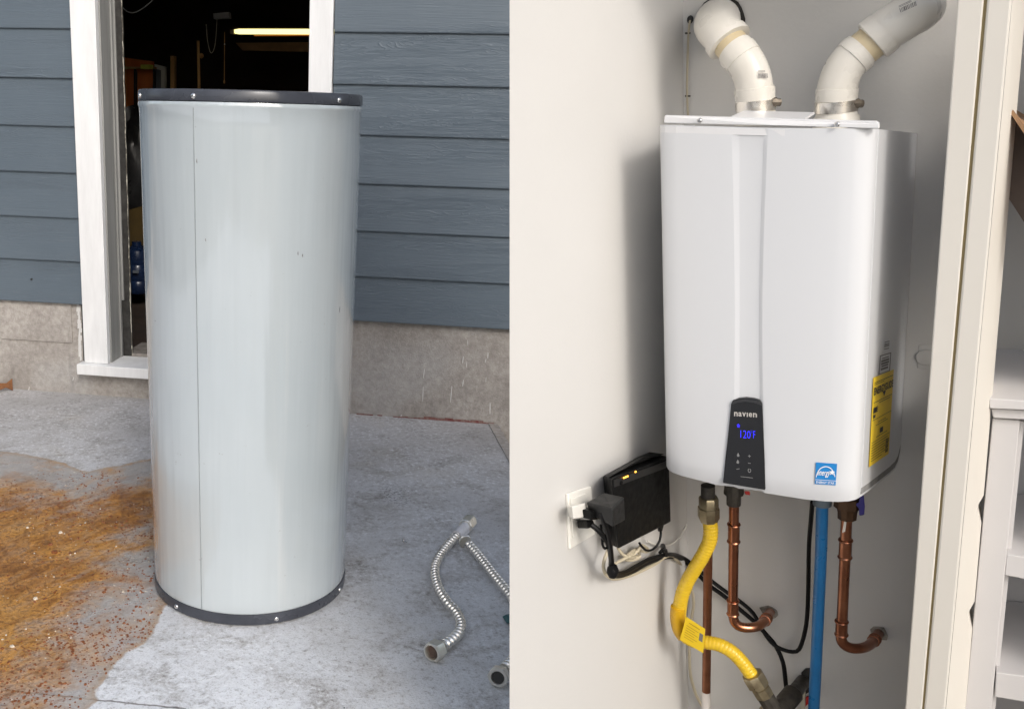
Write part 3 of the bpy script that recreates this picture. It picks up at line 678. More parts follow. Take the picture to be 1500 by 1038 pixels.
for k in range(26):
    x_, y_ = random.uniform(260, 740), random.uniform(650, 1038); p = G(x_, y_)
    if p.xy.length > RB+.02: chip(dk, p, random.uniform(.001, .0028))
tag(dk.build('dark_grit', PEEL), 'sparse dark grit on the bare concrete', None, kind='stuff')

# ================================================================== CLOSET WALLS
def ext(fn, x, y): return fn(x, y)
lw = MB(); t_ = .045
cor_t, cor_b = B(1012, -60), B(1000, 1038)
cdn = (cor_b-cor_t).normalized()
def along(p, s): return p+CDOWN*s
NT, NB = L(746.5, -20), L(746.5, 1060)
CT = P0-CDOWN*1.75; CB = P0+CDOWN*1.05
NT2 = NT-CDOWN*.0; 
nd = (NB-NT).normalized(); NT2 = NT-nd*.75; NB2 = NB+nd*.28
back = ray(746.5, 519).normalized()*t_
lw.hexa([NT2, NB2, CB, CT], [NT2+back, NB2+back, CB-LN*t_, CT-LN*t_])
side_wall = tag(lw.build('closet_wall', WALL), 'blank white side wall with the outlet, left of the water heater', 'wall')
CX = -CLEFT; CO_ = .34
bw = MB(); 
R1 = B(1418, 519); wdt = (R1-P0).dot(CX)
bw.hexa([CT, CB, CB+CX*wdt, CT+CX*wdt], [q-CN*.05 for q in (CT, CB, CB+CX*wdt, CT+CX*wdt)])
back_wall = tag(bw.build('closet_wall', WALL), 'shaded white back wall that the water heater hangs on', 'wall')
m_ = MB(); m_.slab([B(775, -190, CO_-.01), B(1700, -165, CO_-.01), B(1760, -800, CO_-.01), B(775, -800, CO_-.01)], -CN*.09); m_.build('added_header', WALL, back_wall)  # unseen header, added to shade the top of the closet
def holepatch(c, s, m=HOLE, name='wall_hole', jit=.25):
    h_ = MB(); random.seed(int(c.x*1e4) % 97); n = 11 if jit > .1 else 24
    lp = []
    ex = CX; ey = -CDOWN
    for i in range(n):
        g_ = 6.283*i/n; rr_ = s*random.uniform(1-jit, 1+jit); lp.append(c+(ex*math.cos(g_)+ey*math.sin(g_))*rr_+CN*.0015)
    h_.slab(lp, CN*.0015); return h_.build(name, m, back_wall)
holepatch(B(1127, 896), .017); holepatch(B(1288, 927), .017); holepatch(B(1056.5, 29), .0432, PEEL, jit=.03)
hp = MB(); hp.slab([B(1174, 984, .002), B(1180, 978, .002), B(1189, 977, .002), B(1189, 1010, .002), B(1180, 1015, .002), B(1176, 1000, .002)], CN*.003); hp.build('wall_hole', PEEL, back_wall)
rp = MB(); rp.slab([B(1176, 992, .006), B(1181, 991, .006), B(1179, 1045, .006), B(1172, 1045, .006)], CN*.006); rp.build('drywall_strip', m_plaster('torn_drywall', (.5, .47, .38)), back_wall)
rp = MB(); rp.slab([B(1181, 1019, .004), B(1187, 1018, .004), B(1186, 1027, .004), B(1180, 1033, .004)], CN*.004); tag(rp.build('red_scrap', REDH), 'small red plastic scrap in the wall hole beside the blue pipe', 'scrap')
# blank cover plate on the wall right of the heater
cp_ = thing('cover_plate', B(1356, 522), 'small white cover plate on the shaded wall right of the heater', 'cover plate')
p = MB(); p.slab([B(1346, 505), B(1372, 503), B(1369, 541), B(1344, 539)], CN*.0016); p.build('plate', WALL, cp_, bevel=.0015)
p = MB(); p.lathe(B(1356, 523, .0025), CN, [(0, .016), (.002, .015), (.003, .011)], 20); p.build('button', WALL, cp_, True)

# right-hand door casing, the opening's edge
cas = thing('door_casing', B(1380, 1060, .40), 'cream painted door casing standing right of the water heater', 'door casing')
CO = .30
def strip(fx0, fx1, o0, o1, y0=-120, y1=1180, dep=.04, n=1):
    m_ = MB(); m_.slab([B(fx0(y0), y0, o0), B(fx1(y0), y0, o1), B(fx1(y1), y1, o1), B(fx0(y1), y1, o0)], -CN*dep); return m_
eA = lambda y: 1402.7-.0739*y
eG1 = lambda y: 1441-.0872*y
eG2 = lambda y: 1446-.0889*y
eBC = lambda y: 1482.5-.0939*y
eC = lambda y: 1503.5-.0862*y
strip(eA, eG1, CO, CO, dep=.09).build('casing_board', CASING, cas, bevel=.002)
strip(eG1, eG2, CO-.006, CO-.006, dep=.05).build('gap_strip', GROOVE, cas)
strip(eG2, eBC, CO-.001, CO-.001, dep=.07).build('door_edge', CASING, cas, bevel=.003)
cm_ = MB()
ysn = [-120, 725, 738, 752, 767, 880, 893, 908, 922, 1180]
notch = {738: .6, 752: .75, 893: .55, 908: .7}
rows = []
for y in ysn:
    a, b = B(eBC(y)+.6, y, CO-.004), B(eC(y), y, CO-.10)
    k_ = notch.get(y, 0); c = b.lerp(a, .42*k_); rows.append([a, c, b if not k_ else c-CN*.03, (b if not k_ else c)-CN*.06])
cm_.grid(rows); cm_.build('door_face', CASING, cas)
# ================================================================== BOOKCASE AT THE FAR RIGHT
BO = .195
bc = thing('bookcase', B(1460, 1100, BO), 'white bookcase with open shelves at the far right edge', 'bookcase')
def bq(*pts, o=BO, d=.03, m=CABW, name='panel', bev=.0015, par=None):
    m_ = MB(); m_.slab([B(x, y, oo if oo is not None else o) for x, y, oo in [(q+(None,))[:3] for q in pts]], -CN*d); return m_.build(name, m, par or bc, bevel=bev)
bq((1454, 613), (1494, 616), (1436, 1200), (1398, 1200), d=.025, name='stile')
bq((1449, 583), (1575, 592), (1575, 604), (1449.5, 598), o=BO+.025, d=.28, name='top_board')
bq((1452, 598.5), (1575, 605), (1575, 618), (1455, 612), o=BO+.012, d=.03, name='moulding')
bq((1474.5, 811), (1575, 828), (1575, 862), (1472, 842), o=BO-.004, d=.26, name='shelf')
bq((1459, 984), (1575, 1000), (1575, 1040), (1457, 1020), o=BO-.004, d=.26, name='shelf')
bq((1470, 616), (1580, 620), (1580, 1250), (1430, 1250), o=BO-.27, d=.01, name='back_panel', bev=0)
sp = MB(); sp.hexa([B(1492, 616, BO-.026), B(1434, 1200, BO-.026), B(1420, 1200, BO-.26), B(1482, 600, BO-.26)], [q+CX*.008 for q in (B(1492, 616, BO-.026), B(1434, 1200, BO-.026), B(1420, 1200, BO-.26), B(1482, 600, BO-.26))]); sp.build('side_panel', CABW, bc)
# wall niche over the bookcase
nw = MB(); nw.slab([B(1440, -150, -.10), B(1720, -150, -.10), B(1720, 900, -.10), B(1400, 900, -.10)], -CN*.02)
tag(nw.build('niche_wall', WALL), 'shaded wall above the white bookcase', 'wall')
m_ = MB(); q = [B(1700, -150, -.10), B(1620, 1300, -.10)]; q = [q[0], q[1], q[1]+CN*.34, q[0]+CN*.34]; m_.hexa(q, [a+CX*.05 for a in q]); tag(m_.build('added_niche_side', WALL), 'added unseen side wall that shades the bookcase niche', 'wall')  # out-of-view wall added to keep the sun off the niche
ub = thing('wall_shelf', B(1490, 180, .2), 'raw plywood shelf board high above the bookcase', 'shelf')
p = MB(); p.hexa([B(1484, 161, .24), B(1600, 330, .30), B(1640, 250, -.09), B(1487, 160, -.09)], [B(1480, 166, .24), B(1596, 340, .30), B(1636, 260, -.09), B(1485, 165, -.09)]); p.build('board', WOODB, ub)
p = MB(); p.slab([B(1481.5, 170, .18), B(1600, 345, .18), B(1600, 480, .18), B(1477, 290, .18)], -CN*.02); p.build('shade_sheet', m_rough('painted_shelf_shade', (.16, .12, .095), (.12, .09, .07), 8), ub)  # dark sheet painted as the shade below the shelf

# ================================================================== WATER HEATER
heater = thing('water_heater', B(1125, 735, .0), 'white wall hung water heater with black display strip', 'water heater')
HOF = .360
# columns: x at top, x at bottom, offset, y top, y bottom
cols = [(1018, 1018, .004, 183, 690), (985, 992, .24, 183, 688), (972, 980.5, .295, 183, 682), (967.2, 976.3, .322, 183, 672), (966.8, 976.2, .336, 183, 682), (968.5, 978.5, .345, 183.2, 687),
        (974, 984, .351, 183.5, 691), (990, 998, .3565, 184, 696.5), (1020, 1026, HOF, 184.5, 703.5), (1050, 1050, HOF+.002, 185.4, 710), (1071, 1058, HOF+.003, 186, 712.4)]
chan = [(1084, 1080, HOF-.004), (1118.5, 1114, HOF-.0035), (1127.5, 1119, HOF+.004)]
cols = cols[:-1]+[(1070.3, 1057, HOF+.0025, 186, 712.2), (1071.5, 1058, HOF+.0024, 186, 712.4), (1083.5, 1075, HOF-.0022, 186.3, 715.0), (1084.5, 1076, HOF-.0024, 186.3, 715.2), (1118.2, 1100, HOF-.0024, 187.2, 718.5), (1119.2, 1101, HOF-.0022, 187.2, 718.6), (1126, 1121, HOF+.0026, 187.4, 721.5), (1127.2, 1122, HOF+.0027, 187.4, 721.6)]
cols += [(1150, 1145, HOF+.003, 187.5, 725.5), (1190, 1180, HOF+.001, 188, 731), (1225, 1208, HOF-.002, 188.2, 733.8), (1250, 1228, HOF-.006, 188.4, 734.6), (1266, 1243, HOF-.013, 188.6, 733.8), (1278, 1253, HOF-.024, 188.8, 731.5), (1284.5, 1258.5, HOF-.038, 189, 728.5), (1286.5, 1260.5, HOF-.046, 189, 727)]
def hcol(c, t):
    x0_, x1_, o_, y0_, y1_ = c
    return x0_+(x1_-x0_)*t, y0_+(y1_-y0_)*t, o_
NRW = 40
chan_idx = tuple(range(10, 18))
def chx(i, t):
    """the central channel narrows downwards, then flows into the strip panel"""
    k_ = {10: (1070.3, 1075.6), 11: (1072.3, 1077.2), 12: (1081.8, 1082.4), 13: (1084.0, 1084.2), 14: (1118.6, 1111.2), 15: (1120.2, 1112.6), 16: (1124.6, 1115.6), 17: (1126.4, 1117.2)}[i]
    tt = min(1, t/.62); s_ = tt*(2-tt)-max(0, t-.55)*.9
    xm = k_[0]+(k_[1]-k_[0])*s_
    return xm
rows = []
for k in range(NRW+1):
    t = k/NRW; row = []
    for i, c in enumerate(cols):
        x_, y_, o_ = hcol(c, t)
        if i in chan_idx:
            x_ = chx(i, t); q_ = min(1, max(0, (t-.012)/.03)); o_ = (HOF+.0025)*(1-q_)+(HOF+.0025-(HOF+.0025-o_)*.72)*q_
        rb_ = max(0, (t-.985)/.015)
        if i > 3 and rb_ > 0: o_ -= .006*rb_*rb_
        row.append(B(x_, y_, o_))
    rows.append(row)
p = MB(); p.grid(rows)
# belly: close the underside towards the wall
bot = rows[-1]; inner = [B(cols[i][1]*.9+112, bot and cols[i][4]-3, max(.004, cols[i][2]-.03)) for i in range(len(cols))]
p.build('front_cover', HEAT, heater, 80)
sides = [(1285.5, 1259.8, HOF-.0470, 189.2, 727), (1287.6, 1261.6, HOF-.0478, 189.5, 726.6), (1298, 1272, .25, 190.5, 719), (1313, 1287, .165, 192, 707), (1330, 1303, .06, 194, 694), (1336, 1310.5, .035, 194.6, 687), (1341, 1315, .016, 195.2, 678), (1343.5, 1318.5, .006, 195.6, 662), (1343.5, 1318.5, .001, 195.6, 655)]
rows2 = [[B(*hcol(c, k/NRW)) for c in sides] for k in range(NRW+1)]
p = MB(); p.grid(rows2); p.build('side_cover', HEAT, heater, 40)
under = MB(); loop = [q-CN*.004+(-CDOWN)*.004 for q in rows[-1]]+[q-CDOWN*.004 for q in rows2[-1]]
under.slab(loop, -CDOWN*.012); under.build('underside', m_rough('grey_underside', (.28, .28, .28), (.2, .2, .2), 20), heater)
tp = MB(); loop = [q+CDOWN*.002 for q in rows[0]]+[q+CDOWN*.002 for q in rows2[0]]; tp.slab(loop, CDOWN*.01); tp.build('top_plate', HFLANGE, heater)
fl_ = MB(); fo_ = HOF+.0034
fl_.slab([B(973.5, 169.5, fo_-.012), B(1283, 178, fo_-.01), B(1287.5, 181, fo_-.01), B(1287.8, 188.6, fo_-.01), B(1130, 183.8, fo_), B(972.3, 180.5, fo_-.012)], -CN*.012)
flange = fl_.build('top_flange', HFLANGE, heater, bevel=.0012)
fl_ = MB(); fl_.slab([B(1070, 171.0, fo_-.02), B(1178, 174.0, fo_-.02), B(1178, 177, fo_-.02), B(1070, 174, fo_-.02)], -CN*.10); fl_.build('top_bracket', HFLANGE, heater)
for (x_, y_) in ((1024.5, 177), (1226, 182.5)):
    p = MB(); p.lathe(B(x_, y_, fo_+.001), CN, [(-.004, .0042), (.001, .0040), (.0028, .0024)], 12); p.build('screw', SCREW, flange, True)
def hoff(x):  # front offset at column x near the bottom
    cs = sorted((c[1], c[2]) for c in cols[4:])
    for (a, oa), (b, ob) in zip(cs, cs[1:]):
        if a <= x <= b: return oa+(ob-oa)*(x-a)/(b-a+1e-9)
    return HOF
# display strip
PO = HOF+.006
loop = [(1058.7, 707.2), (1062.5, 670), (1067, 630), (1070.6, 592), (1073, 586.5), (1081, 584), (1092, 582.8), (1104, 584.2), (1112.5, 586.8), (1116.3, 592), (1118, 630), (1119.8, 675), (1120.8, 717.6)]
p = MB(); p.slab([B(x, y, PO) for x, y in loop], -CN*.012); dp = p.build('display_strip', PANEL, heater, bevel=.0015)
p = MB(); p.slab([B(1071.2, 592.5, PO+.001), B(1073.5, 587.6, PO+.001), B(1081, 585.4, PO+.001), B(1092, 584.2, PO+.001), B(1104, 585.6, PO+.001), B(1112.2, 588), B(1116, 592.8, PO+.001)][:5]+[B(1112.2, 588, PO+.001), B(1116, 593.6, PO+.001), B(1104, 589.5, PO+.001), B(1092, 588, PO+.001), B(1081, 588.8, PO+.001)], CN*.0006); p.build('strip_cap', mat('dark_grey_plastic', (.03, .03, .032), .35), dp)
fm = quadmap(B(1058.7, 707.2, PO), B(1120.8, 717.6, PO), B(1117, 585, PO), B(1071, 579.5, PO)); lf_ = CN*.0012
def onp(x0_, y0_, x1_, y1_, dy=2.2): return quadmap(B(x0_, y1_, PO), B(x1_, y1_+dy, PO), B(x1_, y0_+dy, PO), B(x0_, y0_, PO))
fb_ = onp(1075.5, 602.5, 1110, 608.8, 2.0)
for i, (ch, u0_, u1_) in enumerate((('n', 0, .16), ('a', .185, .33), ('v', .345, .51), ('I', .54, .59), ('e', .625, .77), ('n', .805, .97))): text('letter', ch, fb_, SILVERP, dp, u0_, u1_, 0, 1, lf_, bold=.025)
text('readout', '120', onp(1085, 629.5, 1099.5, 640.5, 1.2), DISPLAY, dp, 0, 1, 0, 1, lf_, bold=-.018)
text('readout', '\u00b0F', onp(1100, 629.5, 1106.5, 640.5, .8), DISPLAY, dp, 0, 1, 0, 1, lf_, bold=-.018)
p = MB(); fmq = onp(1078.5, 619.5, 1085, 625, .6)
p.quad(fmq(.1, .5)+lf_, fmq(.5, 1)+lf_, fmq(.95, .5)+lf_, fmq(.8, .5)+lf_, fmq(.8, 0)+lf_, fmq(.25, 0)+lf_, fmq(.25, .5)+lf_); p.build('flame_symbol', m_emit('dim_blue_led', (.03, .02, .8), .5), dp)
kk = MB()
for (x_, y_) in ((1081.5, 665), (1081, 675)):
    f_ = onp(x_-2, y_-3, x_+2, y_+3, .3)
    kk.quad(f_(.5, 1)+lf_, f_(1, .4)+lf_, f_(.85, 0)+lf_, f_(.15, 0)+lf_, f_(0, .4)+lf_)
f_ = onp(1079, 685, 1083.5, 687.5, .3); kk.quad(f_(0, .3)+lf_, f_(1, .6)+lf_, f_(1, 1)+lf_, f_(0, .7)+lf_)
for (x_, y_, v_) in ((1098, 667, 1), (1098, 677.5, 0)):
    f_ = onp(x_-2, y_-2, x_+2, y_+2, .3); patch(kk, f_, 0, 1, .38, .62, lf_)
    if v_: patch(kk, f_, .38, .62, 0, 1, lf_*1.2)
f_ = onp(1095.5, 685, 1100.5, 691.5, .3)
for i in range(10):
    if i == 2: continue
    a, b = 6.283*i/10, 6.283*(i+1)/10; c_ = lambda g_, r_: f_(.5+r_*math.cos(g_), .5+r_*math.sin(g_))+lf_
    kk.quad(c_(a, .3), c_(b, .3), c_(b, .5), c_(a, .5))
f_ = onp(1085, 696, 1103, 697.5, 2.2); patch(kk, f_, 0, 1, 0, .6, lf_)
kk.build('key_symbol', mat('key_print', (.22, .22, .22), .5), dp)
# blue rating sticker
so_ = lambda x, y, e=0.0: B(x, y, hoff(x)+.002+e)
p = MB(); p.slab([so_(1193.6, 708.5), so_(1224, 710.5), so_(1226.3, 679.2), so_(1195.2, 677)], -CN*.0008); st = p.build('blue_sticker', LBLUE, heater)
fs = quadmap(so_(1193.6, 708.5, .0006), so_(1224, 710.5, .0006), so_(1226.3, 679.2, .0006), so_(1195.2, 677, .0006)); z0 = CN*.0006
p = MB()
for i in range(18):
    a, b = math.pi*(.03+.9*i/18), math.pi*(.03+.9*(i+1)/18)
    q = lambda g_, r_: fs(.5-.47*math.cos(g_)*r_, .27+.60*math.sin(g_)*r_)+z0
    p.quad(q(a, 1), q(b, 1), q(b, .93), q(a, .93))
patch(p, fs, .0, 1, .205, .225, z0)
p.build('arc_mark', LWHITE, st)
text('script_lettering', 'energy', fs, LWHITE, st, .08, .72, .34, .62, z0, shear=.35, bold=.012)
p = MB(); cs_ = (.79, .60)
for i in range(5):
    g0 = math.pi/2+6.283*i/5; q = lambda g_, r_: fs(cs_[0]+.155*r_*math.cos(g_), cs_[1]+.155*r_*math.sin(g_))+z0*1.3
    p.quad(fs(*cs_)+z0*1.3, q(g0-.628, .42), q(g0, 1), q(g0+.628, .42))
p.build('star_mark', LWHITE, st)
text('lettering', 'ENERGY STAR', fs, LWHITE, st, .06, .94, .05, .155, z0, bold=.012)
# yellow guide label on the side
def soff(x, y):
    t = max(0, min(1, (y-190)/530)); pts = [(c[0]+(c[1]-c[0])*t, c[2]) for c in sides]
    for (a, oa), (b, ob) in zip(pts, pts[1:]):
        if a <= x <= b+1e-6: return oa+(ob-oa)*(x-a)/max(1e-6, b-a)
    return .05
SNv = (B(1296, 500, .22)-B(1320, 500, .06)).cross(CDOWN).normalized(); SNv = SNv if SNv.dot(rt) > 0 else -SNv
if SNv.dot(fw) > 0 and SNv.dot(rt) < 0: SNv = -SNv
sd = lambda x, y, e=.0015: B(x, y, soff(x, y))+SNv*e
ya, yb_, yc, yd = sd(1271.5, 684), sd(1300.5, 664), sd(1308, 540.5), sd(1278, 553)
p = MB(); p.quad(ya, yb_, yc, yd); yl = p.build('yellow_label', LYEL, heater)
fy = quadmap(ya, yb_, yc, yd); e_ = SNv*.0009
text('lettering', 'ENERGYGUIDE', fy, PRINT, yl, .04, .98, .80, .885, e_, bold=.03)
p = MB()
p.quad(fy(.46, .80)+e_, fy(.62, .80)+e_, fy(.54, .74)+e_)
for (u0_, u1_, v0_, v1_) in ((.05, .95, .935, .942), (.05, .5, .915, .921), (.05, .95, .715, .722), (.3, .85, .69, .697), (.06, .22, .60, .66), (.06, .16, .545, .58), (.03, .97, .52, .525), (.3, .7, .47, .476), (.2, .8, .445, .451), (.42, .58, .33, .39), (.25, .8, .305, .311), (.05, .95, .265, .27), (.05, .85, .235, .241), (.05, .9, .205, .211), (.05, .7, .175, .181), (.05, .75, .145, .151), (.05, .7, .115, .121), (.05, .75, .085, .091), (.05, .6, .055, .061)): patch(p, fy, u0_, u1_, v0_, v1_, e_)
for i in range(9): patch(p, fy, .76, .92, .05+i*.018, .062+i*.018-(i % 3)*.002, e_)
p.build('fine_print', PRINT, yl)
text('lettering', '208', fy, PRINT, yl, .06, .26, .60, .665, e_*1.4)
# rating plate above it
pa, pb, pc_, pd_ = sd(1285.5, 549), sd(1302, 543), sd(1304, 515.5), sd(1287.5, 520.5)
p = MB(); fq = quadmap(pa, pb, pc_, pd_)
for (u0_, u1_, v0_, v1_) in ((0, 1, 0, .05), (0, 1, .95, 1), (0, .07, .05, .95), (.93, 1, .05, .95), (.2, .8, .78, .83), (.15, .85, .62, .72), (.15, .85, .48, .58), (.2, .8, .36, .44), (.15, .8, .2, .3)): patch(p, fq, u0_, u1_, v0_, v1_, SNv*.0002)
p.build('rating_plate', PRINTG, heater)
p = MB(); fq = quadmap(sd(1293, 512), sd(1301, 510), sd(1302, 498), sd(1294, 500))
for v0_ in (0, .3, .45, .6, .85): patch(p, fq, .05, .95, v0_, v0_+.1, SNv*.0002)
p.build('small_print', PRINTG, heater)
# ventilation pipes
def band(mb_, c, ax, r_, w_): mb_.lathe(c-ax*w_/2, ax, [(0, r_-.002), (.0005, r_), (w_-.0005, r_), (w_, r_-.002)], 28)
UPV = -CDOWN; PR = 23.5/F*1.83
VO = .19
def vent(pts, label, cl, bend):
    root = thing('vent_pipe', B(cl[0], cl[1]+20, VO), label, 'vent pipe', 'white vent pipes on the water heater')
    return root
# left one
v1 = vent(None, 'left white vent pipe, elbowing back into the wall hole', (1106, 155), None)
def pipe(name, pts, rads, m, root, step=.008, n=26):
    s_ = spline(pts, step); L_ = len(s_); rr_ = []
    for i in range(L_):
        t = i/(L_-1)*(len(rads)-1); k = min(int(t), len(rads)-2); rr_.append(rads[k]+(rads[k+1]-rads[k])*(t-k))
    p_ = MB(); p_.tube(s_, rr_, n); return p_.build(name, m, root, True)
vp = lambda x, y, o: B(x, y, o)
K = PR
p = MB(); p.lathe(vp(1107.5, 173, VO), UPV, [(-.01, K*1.12), (.004, K*1.10), (.010, K*1.0), (.05, K*.97)], 28); p.build('collar', PVC, v1, True)
p = MB(); band(p, vp(1107, 154.5, VO), UPV, K*1.07, .019); cl1 = p.build('hose_clamp', STEEL, v1, 30)
cr = (rt*.75-fw*.66).normalized()
def clampscrew(c, par):
    p_ = MB(); a = c+cr*K*1.06; p_.lathe(a-rt*.013, rt, [(0, .0065), (.002, .0085), (.014, .0085), (.015, .0065), (.021, .0065), (.022, .004)], 8); p_.build('clamp_screw', m_rough('dull_clamp', (.22, .19, .15), (.12, .10, .08), 60, .4, .2, .8), par, 30)
clampscrew(vp(1107, 155, VO), cl1)
el = pipe('elbow', [vp(1105.5, 149, VO), vp(1104.5, 132, VO), vp(1102, 113, VO), vp(1094, 95, VO-.003), vp(1083, 80, VO-.006), vp(1076, 72, VO-.01)], [K*1.0, K*1.0, K*.97, K*.99, K*.99, K*.98], PVC, v1)
def socket(root, a, b, k):
    d = (b-a).normalized(); l_ = (b-a).length; p_ = MB(); p_.lathe(a, d, [(0, K*.95), (.0005, K*k), (l_-.003, K*(k+.015)), (l_-.0008, K*(k+.01)), (l_, K*.95)], 28); p_.build('socket', PVC, root, True)
socket(v1, vp(1105.5, 147, VO), vp(1104.6, 128, VO), 1.03); socket(v1, vp(1089, 88, VO-.004), vp(1079, 75.5, VO-.008), 1.03); socket(v1, vp(1062, 54.5, VO-.018), vp(1069, 63.5, VO-.013), 1.22)
cpl = pipe('coupling', [vp(1080, 77, VO-.008), vp(1066, 60, VO-.014)], [K*.91, K*.91], PVCB, v1)
el2 = pipe('elbow', [vp(1069, 63, VO-.013), vp(1061, 53, VO-.02), vp(1054, 44, VO-.035), vp(1050.5, 37, VO-.065), vp(1050.5, 33, VO-.11), vp(1051, 31, .002)], [K*1.06, K*1.20, K*1.28, K*1.3, K*1.3, K*1.34], PVC, v1)
def barcode(root, pts, n, m=PRINTG, name='barcode'):
    f_ = quadmap(*pts); p_ = MB(); random.seed(n)
    u = 0
    while u < 1:
        w_ = random.uniform(.03, .09); patch(p_, f_, u, min(1, u+w_), 0, 1, -fw*.0006); u += w_+random.uniform(.02, .05)
    for v_ in (1.25, 1.5): patch(p_, f_, .0, .75, v_, v_+.12, -fw*.0006)
    return p_.build(name, m, root)
def onpipe(c, rad_, x, y): # point in front of a pipe whose axis passes vp(c)
    return B(x, y, VO+rad_)
barcode(v1, [B(1111, 115, VO+K*.93), B(1125.5, 114.5, VO+K*.62), B(1124.5, 107.8, VO+K*.62), B(1110.5, 108, VO+K*.93)], 5)
# right one
v2 = vent(None, 'right white vent pipe with yellowed coupling, leaning right to the wall', (1225, 155), None)
p = MB(); p.lathe(vp(1225, 176.5, VO), UPV, [(-.01, K*1.16), (.004, K*1.14), (.010, K*1.02), (.05, K*.99)], 28); p.build('collar', PVC, v2, True)
p = MB(); band(p, vp(1224.5, 156, VO), UPV, K*1.07, .019); cl2 = p.build('hose_clamp', STEEL, v2, 30); clampscrew(vp(1224.5, 157, VO), cl2)
pipe('elbow', [vp(1224.5, 150, VO), vp(1226, 132, VO), vp(1231, 112, VO), vp(1241, 94, VO-.002), vp(1253, 81, VO-.005), vp(1262, 73, VO-.008)], [K*1.0, K*1.0, K*.98, K*.99, K*.99, K*.98], PVC, v2)
socket(v2, vp(1224.5, 148, VO), vp(1226.5, 129, VO), 1.03); socket(v2, vp(1248, 86, VO-.003), vp(1260, 75, VO-.007), 1.03); socket(v2, vp(1296, 46, VO-.014), vp(1278, 60.5, VO-.011), 1.14)
pipe('coupling', [vp(1258, 77, VO-.006), vp(1283, 57, VO-.012)], [K*.91, K*.91], PVCB, v2)
pipe('elbow', [vp(1277, 61.5, VO-.011), vp(1300, 43, VO-.016), vp(1325, 27, VO-.022), vp(1342, 18, VO-.04), vp(1350, 13, VO-.075), vp(1352, 10, VO-.12), vp(1352, 8, .002)], [K*1.05, K*1.10, K*1.10, K*1.10, K*1.08, K*1.05, K*1.05], PVC, v2)
barcode(v2, [B(1319, 19, VO+K*.93), B(1343, 8.5, VO+K*.85), B(1341.5, 2, VO+K*.85), B(1317, 13, VO+K*.93)], 8)
# thin wire in the corner above the heater
cw = thing('thin_wire', B(1008, 168, .01), 'thin pale wire running down the corner above the heater', 'wire')
p = MB(); p.tube(spline([B(1011, 30, .01), B(1009.5, 38, .012), B(1008, 60, .012), B(1006.5, 110, .012), B(1006.5, 140, .012), B(1008, 175, .012)], .01), .0021, 6); p.build('wire', BEIGE, cw, True)
p = MB(); p.ball(B(1011, 29, .006), .006, .006, .008); p.build('grommet', RUBBER, cw, True)
for y_ in (49, 141):
    p = MB(); a = B(1007.5, y_, .012); p.tube([a-CX*.005, a+CX*.005], .0018, 6); p.build('staple', IRON, cw)

# ================================================================== OUTLET, BATTERY BOX AND CORDS
ol = thing('wall_outlet', L(848, 790), 'white wall outlet plate filled with plugs', 'outlet')
p = MB(); p.slab([L(828, 722), L(862, 711), L(868, 781), L(831, 803)], LN*.006); p.build('plate', WHITEP, ol, bevel=.002)
p = MB(); p.slab([L(835, 730, .0062), L(857, 722, .0062), L(861, 772, .0062), L(838, 787, .0062)], LN*.002); p.build('receptacle', WHITEP, ol, bevel=.001)
pw = MB(); pw.hexa([L(830, 741, .009), L(833, 757, .009), L(856, 751, .009), L(853, 736, .009)], [L(838, 741.5, .04), L(840, 760, .04), L(860, 757, .04), L(858, 736, .04)])
tag(pw.build('white_plug', WHITEP, bevel=.002), 'white plug block in the upper socket of the outlet', 'plug')
ad = thing('power_adapter', L(885, 770, .06), 'black power adapter brick plugged in left of the battery box', 'adapter')
p = MB(); p.hexa([L(858.5, 735, .045), L(862, 752, .045), L(893, 742, .045), L(884, 721, .045)], [L(897, 745, .095), L(898, 772, .095), L(916, 762, .095), L(914.5, 727, .095)]); p.build('brick', m_rough('dark_grey_abs', (.009, .009, .0085), (.012, .012, .0115), 40, .5, .1), ad, bevel=.003)
p = MB(); p.hexa([L(847, 745, .03), L(849, 757, .03), L(862, 756, .03), L(860, 742, .03)], [L(866, 748, .06), L(867, 762, .06), L(880, 760, .06), L(878, 748, .06)]); p.build('plug', BLACKP, ad, bevel=.002)
lp = MB(); lp.hexa([L(844.5, 762, .012), L(846, 774, .012), L(856, 770, .012), L(854, 760, .012)], [L(860, 763, .05), L(861, 774, .05), L(871, 771, .05), L(870, 761, .05)])
tag(lp.build('black_plug', BLACKP, bevel=.003), 'black plug in the lower socket of the outlet', 'plug')
bx = thing('battery_box', L(930, 800, .03), 'black battery backup box with amber lights, left of the heater', 'battery box')
p = MB(); p.hexa([L(883, 697, .004), L(891.5, 797, .004), L(958, 770, .004), L(953, 662, .004)], [L(896, 700.5, .058), L(906, 803.5, .058), L(983, 763.5, .058), L(980, 668, .058)]); p.build('case', BLACKP, bx, bevel=.003)
p = MB(); p.hexa([L(884, 696.5, .006), L(890, 700, .05), L(943, 669, .05), L(936, 668, .006)], [L(925, 674.5, .008), L(928, 681, .05), L(975, 664.5, .05), L(951, 661.5, .008)]); p.build('lid', BLACKP, bx, bevel=.002)
p = MB(); p.slab([L(898, 703, .0582), L(977, 674.5, .0582), L(977, 684, .0582), L(899, 713, .0582)], LN*.0015); p.build('control_strip', mat('control_strip_plastic', (.02, .02, .02), .3), bx)
for (x_, y_) in ((914, 699.5), (916.6, 698.4), (919, 697.4), (930.8, 690.8)):
    p = MB(); f_ = [L(x_-1.0, y_-1.0, .061), L(x_+1.0, y_-1.6, .061), L(x_+1.0, y_+.6, .061), L(x_-1.0, y_+1.2, .061)]; p.slab(f_, LN*.0006); p.build('indicator_light', AMBER, bx)
p = MB(); p.lathe(L(909, 706.5, .0595), LN, [(0, .004), (.003, .0035)], 12); p.build('power_button', BLACKP, bx, True)
